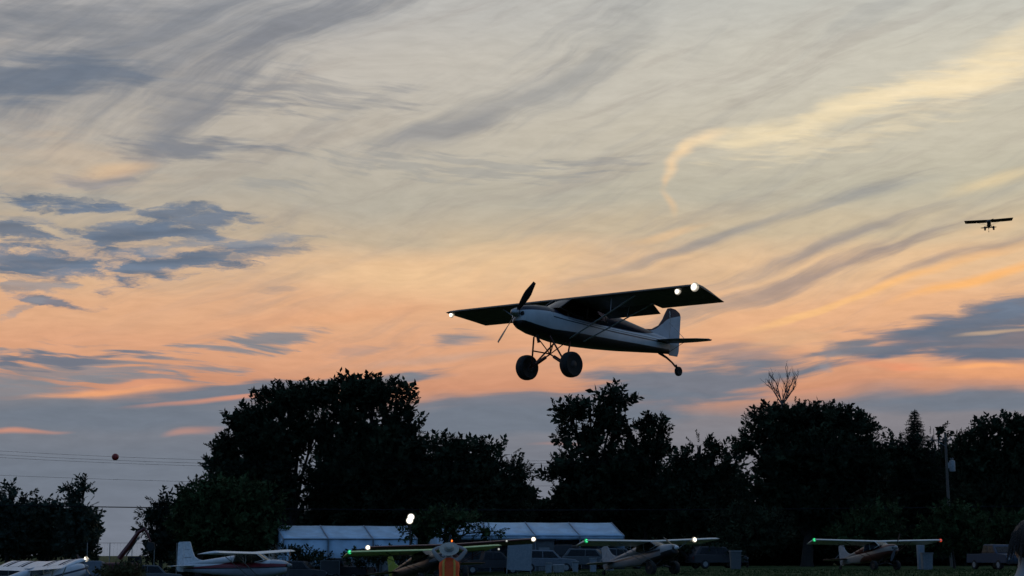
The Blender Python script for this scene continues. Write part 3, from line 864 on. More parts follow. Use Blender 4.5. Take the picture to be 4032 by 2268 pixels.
    prof = o.get('rudder', [(-4.66, FT), (-4.85, FT - .01), (xr + .05, FT - .10), (xr, FT - .2), (xr, -.10), (xr + .05, -.26), (-4.72, -.27), (-4.66, -.22)])
    nn = len(prof)
    rd.add([o3(x, .018, z) for x, z in prof] + [o3(x, -.018, z) for x, z in prof], [tuple(range(nn)), tuple(range(nn, 2 * nn))[::-1]] + [(i, (i + 1) % nn, nn + (i + 1) % nn, nn + i) for i in range(nn)])
    rd.build('rudder', tailm, root, smooth=False)
    for (poly, mname) in o.get('marks', ()):
        for s in (-1, 1):
            mk = MB(); nn = len(poly); ya, yb = s * .026, s * .020
            mk.add([o3(x, ya, z) for x, z in poly] + [o3(x, yb, z) for x, z in poly], [tuple(range(nn)), tuple(range(nn, 2 * nn))[::-1]] + [(i, (i + 1) % nn, nn + (i + 1) % nn, nn + i) for i in range(nn)])
            mk.build('tail_mark', mname, fo, smooth=False)
    if o.get('beacon'):
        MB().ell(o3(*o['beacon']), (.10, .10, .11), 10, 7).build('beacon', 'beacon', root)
        MB().lathe([(.05, -.12), (.06, -.06), (.03, 0)], o3(*o['beacon']), 'Z', 10).build('beacon_mount', 'darksteel', root)
    # undercarriage
    WR = o.get('wheel_r', .34)
    xg, zg_ = .365, -OZ + WR
    def wheel(x, y, r_, wd):
        wl = MB().lathe([(r_ * .30, -wd * .36), (r_ * .62, -wd * .46), (r_ * .86, -wd * .5), (r_ * .97, -wd * .34), (r_, -wd * .12), (r_, wd * .12), (r_ * .97, wd * .34), (r_ * .86, wd * .5), (r_ * .62, wd * .46), (r_ * .30, wd * .36)], o3(x, y, -OZ + r_), 'Y', 28)
        wo2 = wl.build('wheel', 'rubber', root)
        MB().lathe([(r_ * .10, -wd * .44), (r_ * .31, -wd * .38), (r_ * .31, wd * .38), (r_ * .10, wd * .44)], o3(x, y, -OZ + r_), 'Y', 16).build('rim', o.get('rim', 'darksteel'), wo2)
    if o.get('gear', 'bush') == 'bush':
        ctr = o3(xg - .02, 0, -.98 if OZ > 1.5 else -.82)
        for s in (-1, 1):
            ax = o3(xg, s * .72, zg_)
            lg = MB(); lg.tube([o3(.72, s * .33, -.52), ax], .026, 8); lg.tube([o3(-.10, s * .33, -.58), ax], .026, 8)
            lg.tube([o3(xg, s * .66, zg_), o3(xg, s * .86, zg_)], .032, 8)
            lo = lg.build('gear_leg', tubem, root)
            MB().tube([ctr, ctr.lerp(ax, .22), ctr.lerp(ax, .24), ctr.lerp(ax, .70), ctr.lerp(ax, .72), ax], [.022, .022, .05, .05, .026, .026], 10).build('shock_strut', tubem, lo)
            cv = MB(); cv.tube([o3(.62, s * .27, -.53), ctr], .018, 6); cv.tube([o3(-.02, s * .27, -.58), ctr], .018, 6); cv.build('cabane_tube', tubem, root)
            wheel(xg, s * .91, WR, .30 * WR / .37)
        MB().tube([o3(xg + .42, -.30, -.93), o3(xg - .05, -.02, -.97)], .022, 6).build('boarding_step', tubem, root)
        sp = MB(); sp.tube([o3(-4.25, 0, -.26), o3(-4.60, 0, -.36 if OZ > 1.65 else -.26), o3(-4.85, 0, TZ + .23), o3(-5.02, 0, TZ + .12)], [.05, .035, .028, .03], 8); sp.tube([o3(-5.02, 0, TZ + .18), o3(-5.16, 0, TZ)], .035, 8)
        tw = sp.build('tail_wheel', 'darksteel', root)
        MB().lathe([(.05, -.045), (.11, -.06), (.145, -.035), (.15, 0), (.145, .035), (.11, .06), (.05, .045)], o3(-5.16, 0, TZ), 'Y', 18).build('tyre', 'rubber', tw)
    else:
        for s in (-1, 1):
            MB().tube([o3(-.65, s * .35, -.55), o3(-.68, s * .95, -OZ + .36), o3(-.68, s * 1.12, -OZ + .2)], [.05, .04, .035], 8, flat=.5).build('gear_leg', 'white', root)
            wheel(-.68, s * 1.2, .2, .16)
        MB().tube([o3(1.05, 0, -.5), o3(1.08, 0, -OZ + .2)], .035, 8).build('nose_gear', 'steel', root)
        wheel(1.08, 0, .18, .14)
    return root

def ground_rot(x, y, yaw, pitch):
    """stand a plane on the sloping field"""
    sx = (gz(x + 1.5, y) - gz(x - 1.5, y)) / 3; sy = (gz(x, y + 1.5) - gz(x, y - 1.5)) / 3
    n = Vector((-sx, -sy, 1)).normalized()
    q = Vector((0, 0, 1)).rotation_difference(n)
    return (q.to_matrix() @ Euler((0, -pitch, yaw)).to_matrix()).to_euler()

def stand(px, Y):
    p_ = at(px, 2185, Y); return Vector((p_.x, Y, gz(p_.x, Y)))
TAILDOWN = R(8.6)
W_, K_, NV = (.58, .60, .62), (.010, .010, .012), (.014, .017, .035)
scheme_fly = two_tone('blue_black_white_scheme', [K_, W_, NV, W_, NV, W_, NV], [
    oc([(1.8, -.28), (.8, -.32), (0, -.29), (-1.5, -.25), (-3, -.18), (-4.7, -.10)], 1.70),
    oc([(1.8, .40), (.72, .40), (.70, .03), (-.5, -.01), (-1.5, -.03), (-3, .00), (-4.7, .07)], 1.70),
    oc([(1.8, .43), (.72, .43), (.70, .06), (-.5, .02), (-1.5, .01), (-3, .04), (-4.7, .10)], 1.70),
    oc([(1.8, .48), (.1, .48), (.08, .085), (-1.5, .045), (-3, .075), (-4.7, .135)], 1.70),
    oc([(1.8, .50), (.1, .50), (.08, .105), (-1.5, .065), (-3, .095), (-4.7, .155)], 1.70),
    oc([(1.8, .10), (.8, .16), (-.3, .13), (-1.5, .12), (-2.5, .13), (-3.4, .21), (-4.0, .33), (-4.7, .42)], 1.70)])
scheme_cowl = two_tone('blue_black_white_cowl', [K_, W_, NV], [oc([(1.8, -.18), (1.4, -.27), (.8, -.32)], 1.70), oc([(1.8, .06), (1.4, .12), (.8, .17)], 1.70)])
scheme_fin = two_tone('blue_white_fin', [W_, NV], [oc([(-3.4, .28), (-3.9, .40), (-4.25, .62), (-4.55, .84), (-4.8, .93), (-5.11, 1.02)], 1.70)])
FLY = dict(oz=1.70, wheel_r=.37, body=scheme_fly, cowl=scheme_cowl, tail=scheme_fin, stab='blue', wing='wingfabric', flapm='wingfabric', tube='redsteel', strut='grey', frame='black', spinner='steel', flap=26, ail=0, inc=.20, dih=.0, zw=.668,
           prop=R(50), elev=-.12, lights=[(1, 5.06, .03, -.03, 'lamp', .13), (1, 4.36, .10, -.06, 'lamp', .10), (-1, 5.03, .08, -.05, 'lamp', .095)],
           marks=[([(-4.56, 1.08), (-4.60, .96), (-4.58, .94), (-4.64, .80), (-4.62, .96), (-4.635, .98), (-4.60, 1.09)], 'offwhite')])
fr_ = Euler((R(-1.588), R(-4.07), R(222.998)))
fly_pos = Vector((1.41632, 51.09645, 7.71111)) + fr_.to_matrix() @ Vector((.36, 0, -1.70))
plane('dark bush plane flying low over the field on fat tyres, landing lamps lit', fly_pos, fr_, FLY)

# far aircraft, high on the right, flying towards us
far_rot = Euler((R(1.6), R(-4), R(-104)))
fp = at(3893, 868, 381.0)
plane('tiny distant high-wing plane with two wheels hanging, high in the right of the sky', fp + far_rot.to_matrix() @ Vector((.36, 0, -2.3)), far_rot,
      dict(oz=1.78, wheel_r=.46, inc=.30, body='darkred', cowl='black', wing='darkred', tail='darkred', lights=(), prop=R(20)))

# parked aircraft
def parked(label, px, Y, yaw, o, scale=1.0, pitch=TAILDOWN, dz=0.0):
    p_ = stand(px, Y); p_.z += dz
    return plane(label, p_, ground_rot(p_.x, p_.y, yaw, pitch), o, scale, 'aircraft parked in a line across the field')
parked('red-bellied plane at far right with green and red wing tip lamps', 3487, 122, R(-67.5),
       dict(body=two_tone('rust_cream_scheme', [(.07, .02, .014), (.26, .24, .22), (.13, .035, .025)], [oc([(1.8, -.2), (-1.5, -.15), (-2.6, -.5), (-4.7, -.5)]), oc([(1.8, .12), (-1, .10), (-2.4, .12), (-3.2, .6), (-4.7, .8)])]),
            wing='offwhite', tail='dimwhite', stab='darkred', strut='darkred', frame='white', prop=R(62), inc=.06, flapm='offwhite',
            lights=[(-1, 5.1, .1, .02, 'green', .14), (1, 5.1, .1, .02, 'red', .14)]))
parked('grey and black striped plane with green left lamp and one bright landing lamp', 2612, 106, R(-54),
       dict(body=two_tone('grey_black_scheme', [(.012, .012, .014), (.20, .21, .22), (.02, .02, .025), (.22, .23, .24)], [oc([(1.8, -.25), (0, -.3), (-2, -.6), (-4.7, -.6)]), oc([(1.8, .0), (-1, -.02), (-4.7, .0)]), oc([(1.8, .10), (-1, .1), (-4.7, .08)])]),
            cowl=two_tone('grey_black_cowl', [(.012, .012, .014), (.36, .37, .38)], [oc([(1.8, -.05), (1.2, -.1), (.8, -.12)])]), wing='offwhite', tail='dimwhite', stab='grey', strut='grey', frame='grey', spinner='white', prop=R(-35), inc=.06, wheel_r=.40,
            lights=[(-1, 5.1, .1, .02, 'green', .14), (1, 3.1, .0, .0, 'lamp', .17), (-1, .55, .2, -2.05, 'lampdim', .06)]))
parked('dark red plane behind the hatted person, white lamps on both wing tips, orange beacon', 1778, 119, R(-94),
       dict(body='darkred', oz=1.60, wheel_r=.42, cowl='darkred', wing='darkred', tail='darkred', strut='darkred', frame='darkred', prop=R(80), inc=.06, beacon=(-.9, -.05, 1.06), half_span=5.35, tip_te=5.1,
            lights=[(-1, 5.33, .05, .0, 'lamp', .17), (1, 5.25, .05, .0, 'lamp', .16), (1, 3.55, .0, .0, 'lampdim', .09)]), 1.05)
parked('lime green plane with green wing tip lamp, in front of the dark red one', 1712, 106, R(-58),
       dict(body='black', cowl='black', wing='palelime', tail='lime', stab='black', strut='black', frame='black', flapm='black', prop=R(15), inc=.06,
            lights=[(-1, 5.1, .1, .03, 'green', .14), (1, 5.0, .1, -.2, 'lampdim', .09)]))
parked('white plane with dark red side stripe, tail to the left', 1048, 107, R(-16),
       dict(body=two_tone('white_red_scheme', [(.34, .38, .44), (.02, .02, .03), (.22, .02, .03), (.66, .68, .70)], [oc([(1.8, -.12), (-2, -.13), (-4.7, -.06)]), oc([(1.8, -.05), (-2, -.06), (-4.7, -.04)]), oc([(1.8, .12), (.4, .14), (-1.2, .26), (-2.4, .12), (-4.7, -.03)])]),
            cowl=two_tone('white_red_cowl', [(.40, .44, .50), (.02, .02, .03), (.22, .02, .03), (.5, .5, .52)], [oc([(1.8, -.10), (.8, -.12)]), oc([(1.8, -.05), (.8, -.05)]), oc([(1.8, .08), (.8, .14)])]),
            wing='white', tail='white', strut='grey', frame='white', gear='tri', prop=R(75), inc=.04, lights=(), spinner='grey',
            fin=[(-3.35, .34), (-3.75, .44), (-3.98, .60), (-4.12, .95), (-4.24, 1.38), (-4.30, 1.45), (-4.64, 1.45), (-4.64, .12), (-4.0, .2)],
            rudder=[(-4.66, 1.45), (-4.92, 1.44), (-5.02, 1.38), (-5.08, .2), (-5.10, -.10), (-5.05, -.22), (-4.72, -.25), (-4.66, -.22)],
            marks=[([(-4.62, .52), (-4.18, .54), (-4.18, .57), (-4.30, .58), (-4.62, .56)], 'grey'), ([(-4.60, .98), (-4.30, .99), (-4.30, 1.01), (-4.60, 1.0)], 'grey')]), 1.06, R(-1.0))
parked('white plane at far left with pairs of dark bands across its wings', 262, 100, R(36),
       dict(body=two_tone('white_blue_scheme', [(.60, .63, .68), (.02, .03, .06), (.66, .69, .73)], [oc([(1.8, -.1), (-4.7, -.1)]), oc([(1.8, .0), (-4.7, .0)])]), wing='white', tail='white', strut='white', frame='white', prop=R(40), inc=.12,
            bands=[(1.35, 1.70, 'band'), (1.95, 2.10, 'band'), (3.5, 3.85, 'band'), (4.1, 4.25, 'band')], lights=[(-1, 5.05, .1, .06, 'lamp', .15)]), 1.05, R(12))

# ------------------------------------------------------------------ trees of the far edge
tree('maple_tree', 'broad dark tree left of the tallest crown, sky glinting through its middle', 'tree', 745, 172,
     [(700, 1015, 62, 50), (770, 1010, 70, 52), (640, 1075, 72, 62), (575, 1130, 48, 52), (700, 1110, 100, 80), (790, 1100, 80, 80), (620, 1190, 90, 80), (560, 1180, 45, 45), (700, 1210, 95, 90), (820, 1220, 70, 90)],
     'shoot', 2.6, .6, 1.35, seed=1, group=TG, trunk_r=.5, gaps=[(745, 1215, 16, 80), (800, 1175, 16, 28), (690, 1070, 10, 16), (775, 1130, 13, 22), (800, 1060, 14, 16), (830, 1115, 12, 18), (768, 1270, 13, 22)])
tree('maple_tree', 'tallest dark tree with upright shoots along its rounded top', 'tree', 930, 170,
     [(870, 1000, 62, 48), (935, 1000, 70, 52), (1000, 1005, 52, 50), (1030, 1070, 42, 60), (860, 1075, 80, 70), (950, 1090, 95, 80), (900, 1180, 110, 90), (1010, 1170, 80, 90), (950, 1270, 130, 80)],
     'shoot', 2.6, .8, 1.5, seed=2, group=TG, trunk_r=.55, gaps=[(885, 1035, 14, 12), (940, 1060, 12, 14), (905, 1080, 10, 18), (860, 1040, 10, 14), (1040, 1040, 14, 18)])
tree('maple_tree', 'lower dark tree filling the dip right of the tallest crown', 'tree', 1180, 168,
     [(1120, 1135, 55, 42), (1190, 1140, 60, 40), (1255, 1150, 55, 40), (1300, 1195, 45, 45), (1130, 1210, 100, 70), (1230, 1230, 100, 75), (1320, 1255, 36, 40), (1180, 1310, 140, 70)], 'maple', 2.2, .5, 1.3, seed=3, group=TG, trunk_r=.4)
tree('poplar_tree', 'tall ragged poplar with finger-like shoots right of the dip', 'tree', 1490, 172,
     [(1548, 1012, 42, 40), (1510, 1060, 56, 52), (1440, 1050, 52, 46), (1420, 1110, 36, 40), (1500, 1130, 62, 58), (1545, 1090, 36, 50), (1405, 1205, 34, 38), (1450, 1180, 60, 60), (1540, 1190, 55, 60), (1480, 1270, 100, 80)],
     'shoot', 2.2, 1.0, 1.7, seed=4, group=TG, trunk_r=.4, gaps=[(1468, 1100, 9, 16), (1480, 1155, 10, 14), (1430, 1150, 12, 16)])
tree('poplar_tree', 'small tufted tree beside the ragged poplar', 'tree', 1625, 174,
     [(1645, 1085, 46, 42), (1598, 1108, 38, 46), (1640, 1135, 50, 46), (1606, 1165, 58, 52), (1620, 1260, 90, 90)], 'shoot', 2.4, .8, 1.4, seed=5, group=TG, trunk_r=.25, gaps=[(1622, 1105, 8, 12), (1672, 1142, 8, 10)])
tree('maple_tree', 'medium dark tree with knobbly top left of the big round crown', 'tree', 1765, 171,
     [(1760, 1125, 40, 30), (1800, 1145, 36, 26), (1720, 1165, 40, 30), (1835, 1160, 34, 30), (1770, 1200, 85, 60), (1690, 1230, 60, 60), (1760, 1290, 120, 80)], 'maple', 2.3, .5, 1.2, seed=6, group=TG, trunk_r=.35)
tree('maple_tree', 'big round dark crown below the bare dead branches', 'tree', 2030, 166,
     [(1930, 1075, 68, 58), (2010, 1058, 80, 50), (2085, 1062, 70, 48), (2150, 1085, 62, 52), (2195, 1120, 34, 40), (1885, 1125, 42, 50), (1960, 1150, 100, 80), (2080, 1150, 120, 85), (2170, 1180, 65, 70), (1920, 1230, 80, 70), (2050, 1270, 150, 90), (2170, 1290, 80, 80)],
     'maple', 2.5, .5, 1.25, seed=7, group=TG, trunk_r=.6, gaps=[(1900, 1165, 10, 30), (1915, 1210, 9, 22), (1895, 1260, 14, 20), (1925, 1120, 8, 12)])
conifer('spruce_tree', 'pointed spruce rising right of the big round crown', 2312, 1033, 176, 165, 1, group=TG, dens=3.0, gap=.8)
tree('birch_tree', 'thin ragged tree top beside the utility pole', 'tree', 2358, 178,
     [(2362, 1078, 22, 14), (2345, 1100, 22, 20), (2372, 1110, 14, 16), (2350, 1150, 26, 40), (2350, 1240, 50, 70)], 'shoot', 1.6, .3, 1.2, seed=8, group=TG, trunk_r=.2, gaps=[(2355, 1100, 8, 8), (2375, 1135, 14, 22)])
tree('maple_tree', 'dark tree at the right edge behind the utility pole', 'tree', 2510, 168,
     [(2435, 1120, 36, 36), (2480, 1090, 50, 36), (2540, 1078, 52, 36), (2600, 1090, 60, 46), (2470, 1160, 80, 66), (2570, 1160, 90, 80), (2520, 1260, 140, 90), (2640, 1180, 80, 90)], 'maple', 2.3, .5, 1.25, seed=9, group=TG, trunk_r=.5)
tree('maple_tree', 'narrow dark tree filling the gap left of the spruce', 'tree', 2255, 175,
     [(2250, 1120, 30, 26), (2290, 1140, 40, 36), (2260, 1180, 50, 50), (2310, 1200, 60, 60), (2280, 1280, 90, 80)], 'maple', 2.2, .5, 1.2, seed=10, group=TG)
# left group, farther off
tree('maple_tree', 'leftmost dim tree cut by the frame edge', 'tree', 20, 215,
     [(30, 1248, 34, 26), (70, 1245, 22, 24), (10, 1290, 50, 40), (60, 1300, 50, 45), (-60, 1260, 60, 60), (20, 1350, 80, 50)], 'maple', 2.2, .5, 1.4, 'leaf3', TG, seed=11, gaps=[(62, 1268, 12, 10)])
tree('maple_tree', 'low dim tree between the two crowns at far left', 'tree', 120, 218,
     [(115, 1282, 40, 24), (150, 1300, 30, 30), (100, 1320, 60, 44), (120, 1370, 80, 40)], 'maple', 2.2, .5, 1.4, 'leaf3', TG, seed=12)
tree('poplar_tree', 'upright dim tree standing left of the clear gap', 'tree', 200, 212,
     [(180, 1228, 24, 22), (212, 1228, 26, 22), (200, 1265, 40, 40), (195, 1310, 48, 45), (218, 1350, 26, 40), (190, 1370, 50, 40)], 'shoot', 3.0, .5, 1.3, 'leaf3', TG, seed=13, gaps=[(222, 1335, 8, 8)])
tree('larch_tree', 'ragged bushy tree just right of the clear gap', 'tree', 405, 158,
     [(402, 1262, 26, 26), (385, 1290, 30, 26), (415, 1300, 36, 36), (385, 1330, 34, 30), (415, 1350, 44, 36), (392, 1385, 38, 26)], 'needle', 3.4, -.1, 1.1, 'needle', TG, seed=41, trunk_r=.2, gaps=[(395, 1310, 8, 6), (378, 1350, 8, 5), (395, 1365, 9, 5)])
# bushes in front
tree('willow_tree', 'wide bushy willow left of the tents', 'tree', 590, 150,
     [(520, 1260, 70, 55), (600, 1250, 80, 56), (660, 1280, 56, 56), (470, 1310, 50, 60), (560, 1330, 110, 70), (650, 1345, 70, 60), (700, 1352, 36, 30)], 'maple', 2.4, .2, 1.1, 'leaf2', 'bushes before the tree line', seed=14, trunk_r=.25, gaps=[(527, 1332, 6, 6)])
tree('maple_tree', 'dark rounded tree sloping down behind the willow', 'tree', 500, 165,
     [(500, 1245, 50, 40), (545, 1215, 45, 40), (460, 1280, 30, 40), (500, 1320, 80, 60), (560, 1290, 70, 70)], 'maple', 2.2, .3, 1.2, 'leaf', TG, seed=15)
tree('maple_tree', 'small dark tree with bare side branches between the two tents', 'tree', 1120, 143,
     [(1070, 1318, 52, 26), (1120, 1305, 60, 32), (1170, 1312, 52, 28), (1040, 1338, 40, 14), (1225, 1338, 46, 12), (1110, 1338, 56, 24)], 'maple', 2.0, .1, .9, 'leaf2', 'bushes before the tree line', seed=16, trunk_r=.22, gaps=[(1165, 1262, 5, 12), (1060, 1333, 12, 8)])
BG = 'bushes before the tree line'
tree('elder_bush', 'low dark bush before the left tent', 'bush', 745, 139,
     [(725, 1392, 40, 22), (770, 1400, 46, 20), (800, 1412, 40, 18)], 'maple', 3.0, .4, .7, 'leaf', BG, seed=31, trunk_r=.08)
tree('elder_bush', 'low dark bush under the wing of the lime green plane', 'bush', 950, 137,
     [(900, 1408, 50, 16), (960, 1402, 60, 20), (1030, 1408, 60, 16)], 'maple', 3.0, .4, .7, 'leaf', BG, seed=32, trunk_r=.08)
tree('elder_bush', 'low dark bush behind the wheels of the striped plane', 'bush', 1700, 140,
     [(1660, 1390, 60, 24), (1740, 1385, 70, 30), (1820, 1390, 60, 26)], 'maple', 2.6, .4, .8, 'leaf', BG, seed=33, trunk_r=.08)
tree('elder_bush', 'rounded green bush behind the far right plane', 'bush', 2195, 145,
     [(2180, 1310, 60, 40), (2230, 1300, 46, 46), (2140, 1345, 60, 36), (2210, 1350, 80, 40)], 'maple', 2.2, .3, .9, 'leaf2', BG, seed=17, trunk_r=.1)
tree('elder_bush', 'largest green bush at the foot of the utility pole', 'bush', 2400, 142,
     [(2385, 1290, 50, 36), (2420, 1310, 56, 46), (2350, 1330, 46, 40), (2400, 1350, 90, 46), (2340, 1375, 50, 26)], 'maple', 2.2, .3, .9, 'leaf2', BG, seed=18, trunk_r=.1)
tree('elder_bush', 'green bush near the right frame edge beyond the blue vehicle', 'bush', 2520, 146,
     [(2500, 1310, 50, 30), (2550, 1320, 60, 40), (2520, 1360, 90, 40)], 'maple', 2.0, .3, .9, 'leaf2', BG, seed=19, trunk_r=.1)
tree('elder_bush', 'dim bush left of the big round crown, right of the tent', 'bush', 1880, 150,
     [(1850, 1310, 70, 50), (1930, 1320, 70, 50), (1880, 1360, 110, 45)], 'maple', 2.0, .3, .9, 'leaf', BG, seed=20, trunk_r=.1)
tree('weed_clump', 'brownish weedy clump rising in front of the excavator', 'bush', 312, 80,
     [(300, 1436, 44, 18), (330, 1440, 40, 16), (270, 1445, 34, 16)], 'maple', 9.0, .6, .45, 'weed', seed=21, trunk_r=.05)

# the wood behind, one dark mass
r = np.random.default_rng(77)
P_, D_, S_ = [], [], []
top_d = [(430, 1330), (520, 1260), (600, 1230), (735, 1240), (745, 1330), (790, 1330), (800, 1230), (1000, 1180), (1080, 1180), (1300, 1230), (1352, 1300), (1395, 1280), (1420, 1230), (1600, 1200), (1800, 1200), (1880, 1200), (1890, 1300), (1915, 1300), (1930, 1200), (2200, 1140), (2330, 1170), (2400, 1130), (2800, 1120), (3400, 1140)]
tx, ty = [q[0] for q in top_d], [q[1] for q in top_d]
for i in range(19000):
    cx = r.uniform(432, 3000); yt = np.interp(cx, tx, ty) + 14 * math.sin(cx * .05) + 9 * math.sin(cx * .13 + 1)
    cy = yt + (1428 - yt) * r.random() ** .75; Y = r.uniform(181, 196)
    w = at(cx * 1.5652, cy * 1.5652, Y)
    if any(((cx - a_) / (b_ + 9)) ** 2 + ((cy - c_) / (d_ + 9)) ** 2 < 1 for a_, c_, b_, d_ in HOLES if cy < 1330): continue
    P_.append((w.x, w.y, w.z)); D_.append((r.normal(0, .6), -.4 + r.normal(0, .5), .6)); S_.append(r.uniform(1.5, 2.4))
for i in range(1500):
    cx = r.uniform(-500, 246); cy = 1300 + 115 * r.random(); Y = r.uniform(224, 236); w = at(cx * 1.5652, cy * 1.5652, Y)
    P_.append((w.x, w.y, w.z)); D_.append((r.normal(0, .6), -.4, .6)); S_.append(r.uniform(1.4, 2.4))
print('leaf quads', NQ, len(P_) * 10)
for i in range(4200):                                     # undergrowth that closes the view under the crowns
    cx = r.uniform(440, 2900); Y = r.uniform(176, 182); w = at(cx * 1.5652, 2185, Y)
    P_.append((w.x, w.y, gz(w.x, Y) + r.uniform(0, 2.2))); D_.append((r.normal(0, .6), -.5, .7)); S_.append(r.uniform(1.2, 2.0))
V = sprigs(np.array(P_), np.array(D_), np.array(S_), 'fill', r)
wd_ = np_mesh('woodland', V, np.arange(len(V)).reshape(-1, 4), 'leaf')
tag(wd_, 'dark mass of woodland behind the single trees', 'woodland', kind='stuff')

# bare dead tree above the big round crown
def dead_tree():
    Y = 184; base = at(1976 * 1.5652, 2185, Y); base.z = gz(base.x, Y)
    root = empty('dead_tree', base); tb = MB(); br = MB(); rr = random.Random(5)
    top = at(1976 * 1.5652, 1008 * 1.5652, Y).z - base.z
    tb.tube([(0, 0, -.3), (.2, 0, top * .5), (0, 0, top)], [.35, .24, .12], 8)
    tb.build('trunk', 'deadwood', root)
    def grow(p0, d, ln, r0, lev):
        pts = [p0]; q = Vector(p0); d = d.normalized()
        for i in range(4):
            d = (d + Vector((rr.uniform(-.18, .18), rr.uniform(-.18, .18), rr.uniform(-.05, .16)))).normalized()
            q = q + d * ln / 4; pts.append(q.copy())
        br.tube(pts, [r0 * (1 - .17 * i) for i in range(5)], 5)
        if lev:
            for i in (1, 2, 3, 4):
                for _ in range(1 if lev == 1 else 2):
                    a = Vector((rr.uniform(-1, 1), rr.uniform(-1, 1), rr.uniform(.0, .9)))
                    grow(pts[i], d * .75 + a * .8, ln * rr.uniform(.35, .6), r0 * .5, lev - 1)
    for dx_ in (-.75, -.35, .05, .5, .9):
        grow(Vector((0, 0, top - .4)), Vector((dx_, rr.uniform(-.4, .4), .9)), 2.5, .085, 2)
    br.build('branches', 'deadwood', root)
    tag(root, 'bare dead tree top poking above the big round crown', 'tree', TG)
dead_tree()

# ------------------------------------------------------------------ utility poles, wires, marker ball
def upole(px, topy, Y, label, full=True):
    b = at(px, 2185, Y); b.z = gz(b.x, Y); H = at(px, topy, Y).z - b.z
    root = empty('utility_pole', b, (0, R(-.8), 0))
    MB().tube([(0, 0, -.5), (0, 0, H)], [.17, .11], 12).build('pole_shaft', 'pole', root)
    MB().box((-.45, -.14, H - .55), (1.9, .09, .11)).build('crossarm', 'pole', root)
    for x in (-1.3, -.5, .4):
        MB().lathe([(.03, H - .49), (.05, H - .46), (.035, H - .42), (.055, H - .38), (.03, H - .32), (.02, H - .30)], (x, -.14, 0), 'Z', 10).build('insulator', 'grey', root)
    MB().tube([(-1.0, -.14, H - .6), (0, -.12, H - 1.1)], .025, 6).build('crossarm_brace', 'steel', root)
    if full:
        t = MB().lathe([(.05, H - 3.35), (.25, H - 3.33), (.26, H - 3.2), (.26, H - 2.45), (.22, H - 2.38), (.05, H - 2.34)], (.48, -.05, 0), 'Z', 18).build('transformer', 'grey', root)
        MB().box((.2, -.04, H - 2.8), (.2, .08, .5)).build('bracket', 'steel', t)
        for x in (.40, .56): MB().lathe([(.03, H - 2.36), (.045, H - 2.3), (.02, H - 2.12)], (x, -.05, 0), 'Z', 8).build('bushing', 'grey', t)
    tag(root, label, 'utility pole')
    return b, H
upole(3746, 1708, 158, 'wooden utility pole with grey transformer at the right')
upole(-1250, 1660, 158, 'wooden utility pole beyond the left frame edge', False)
def cable(label, pts, Y, rad=.011):
    """pts: photo pixels along one span; a smooth sagging cable through them"""
    W3 = [at(px, py, Y) for px, py in pts]
    xs_ = [w.x for w in W3]; zs_ = [w.z for w in W3]
    co_ = np.polyfit(xs_, zs_, 2)
    X = np.linspace(min(xs_), max(xs_), 60)
    mb = MB(); mb.tube([(x, Y, float(np.polyval(co_, x))) for x in X], rad, 5)
    tag(mb.build('overhead_cable', 'wire'), label, 'cable', 'cables strung across the tree line'); return co_
c1 = cable('topmost thin overhead cable, the one that carries the red ball', [(-1250, 1672), (0, 1772), (800, 1813), (1500, 1822), (2180, 1812), (3725, 1728)], 157.8)
cable('second thin overhead cable, just under the topmost', [(-1250, 1690), (0, 1785), (800, 1826), (1500, 1834), (2180, 1824), (3735, 1732)], 157.6)
cable('third thin overhead cable of the upper bundle', [(-1250, 1700), (0, 1796), (800, 1838), (1500, 1845), (2180, 1832), (3748, 1740)], 158.2)
cable('single thin cable well below the upper bundle', [(-1250, 1810), (0, 1859), (760, 1896), (2200, 1925), (3746, 1880)], 157.9)
cable('thick low cable crossing the clear gap left of the ragged bushy tree', [(-1250, 1960), (0, 1988), (380, 1996), (570, 2003), (2200, 2010), (3746, 1985), (4400, 1995)], 157.5, .045)
bx_ = at(454, 1801, 157.8); bz_ = float(np.polyval(c1, bx_.x))
bl = MB(); bl.ell((0, 0, 0), (.31, .31, .31), 22, 14); bl = bl.build('marker_ball', 'redball'); bl.location = (bx_.x, 157.8, bz_ - .02)
tag(bl, 'dark red round marker ball hanging on the top cable', 'marker ball')

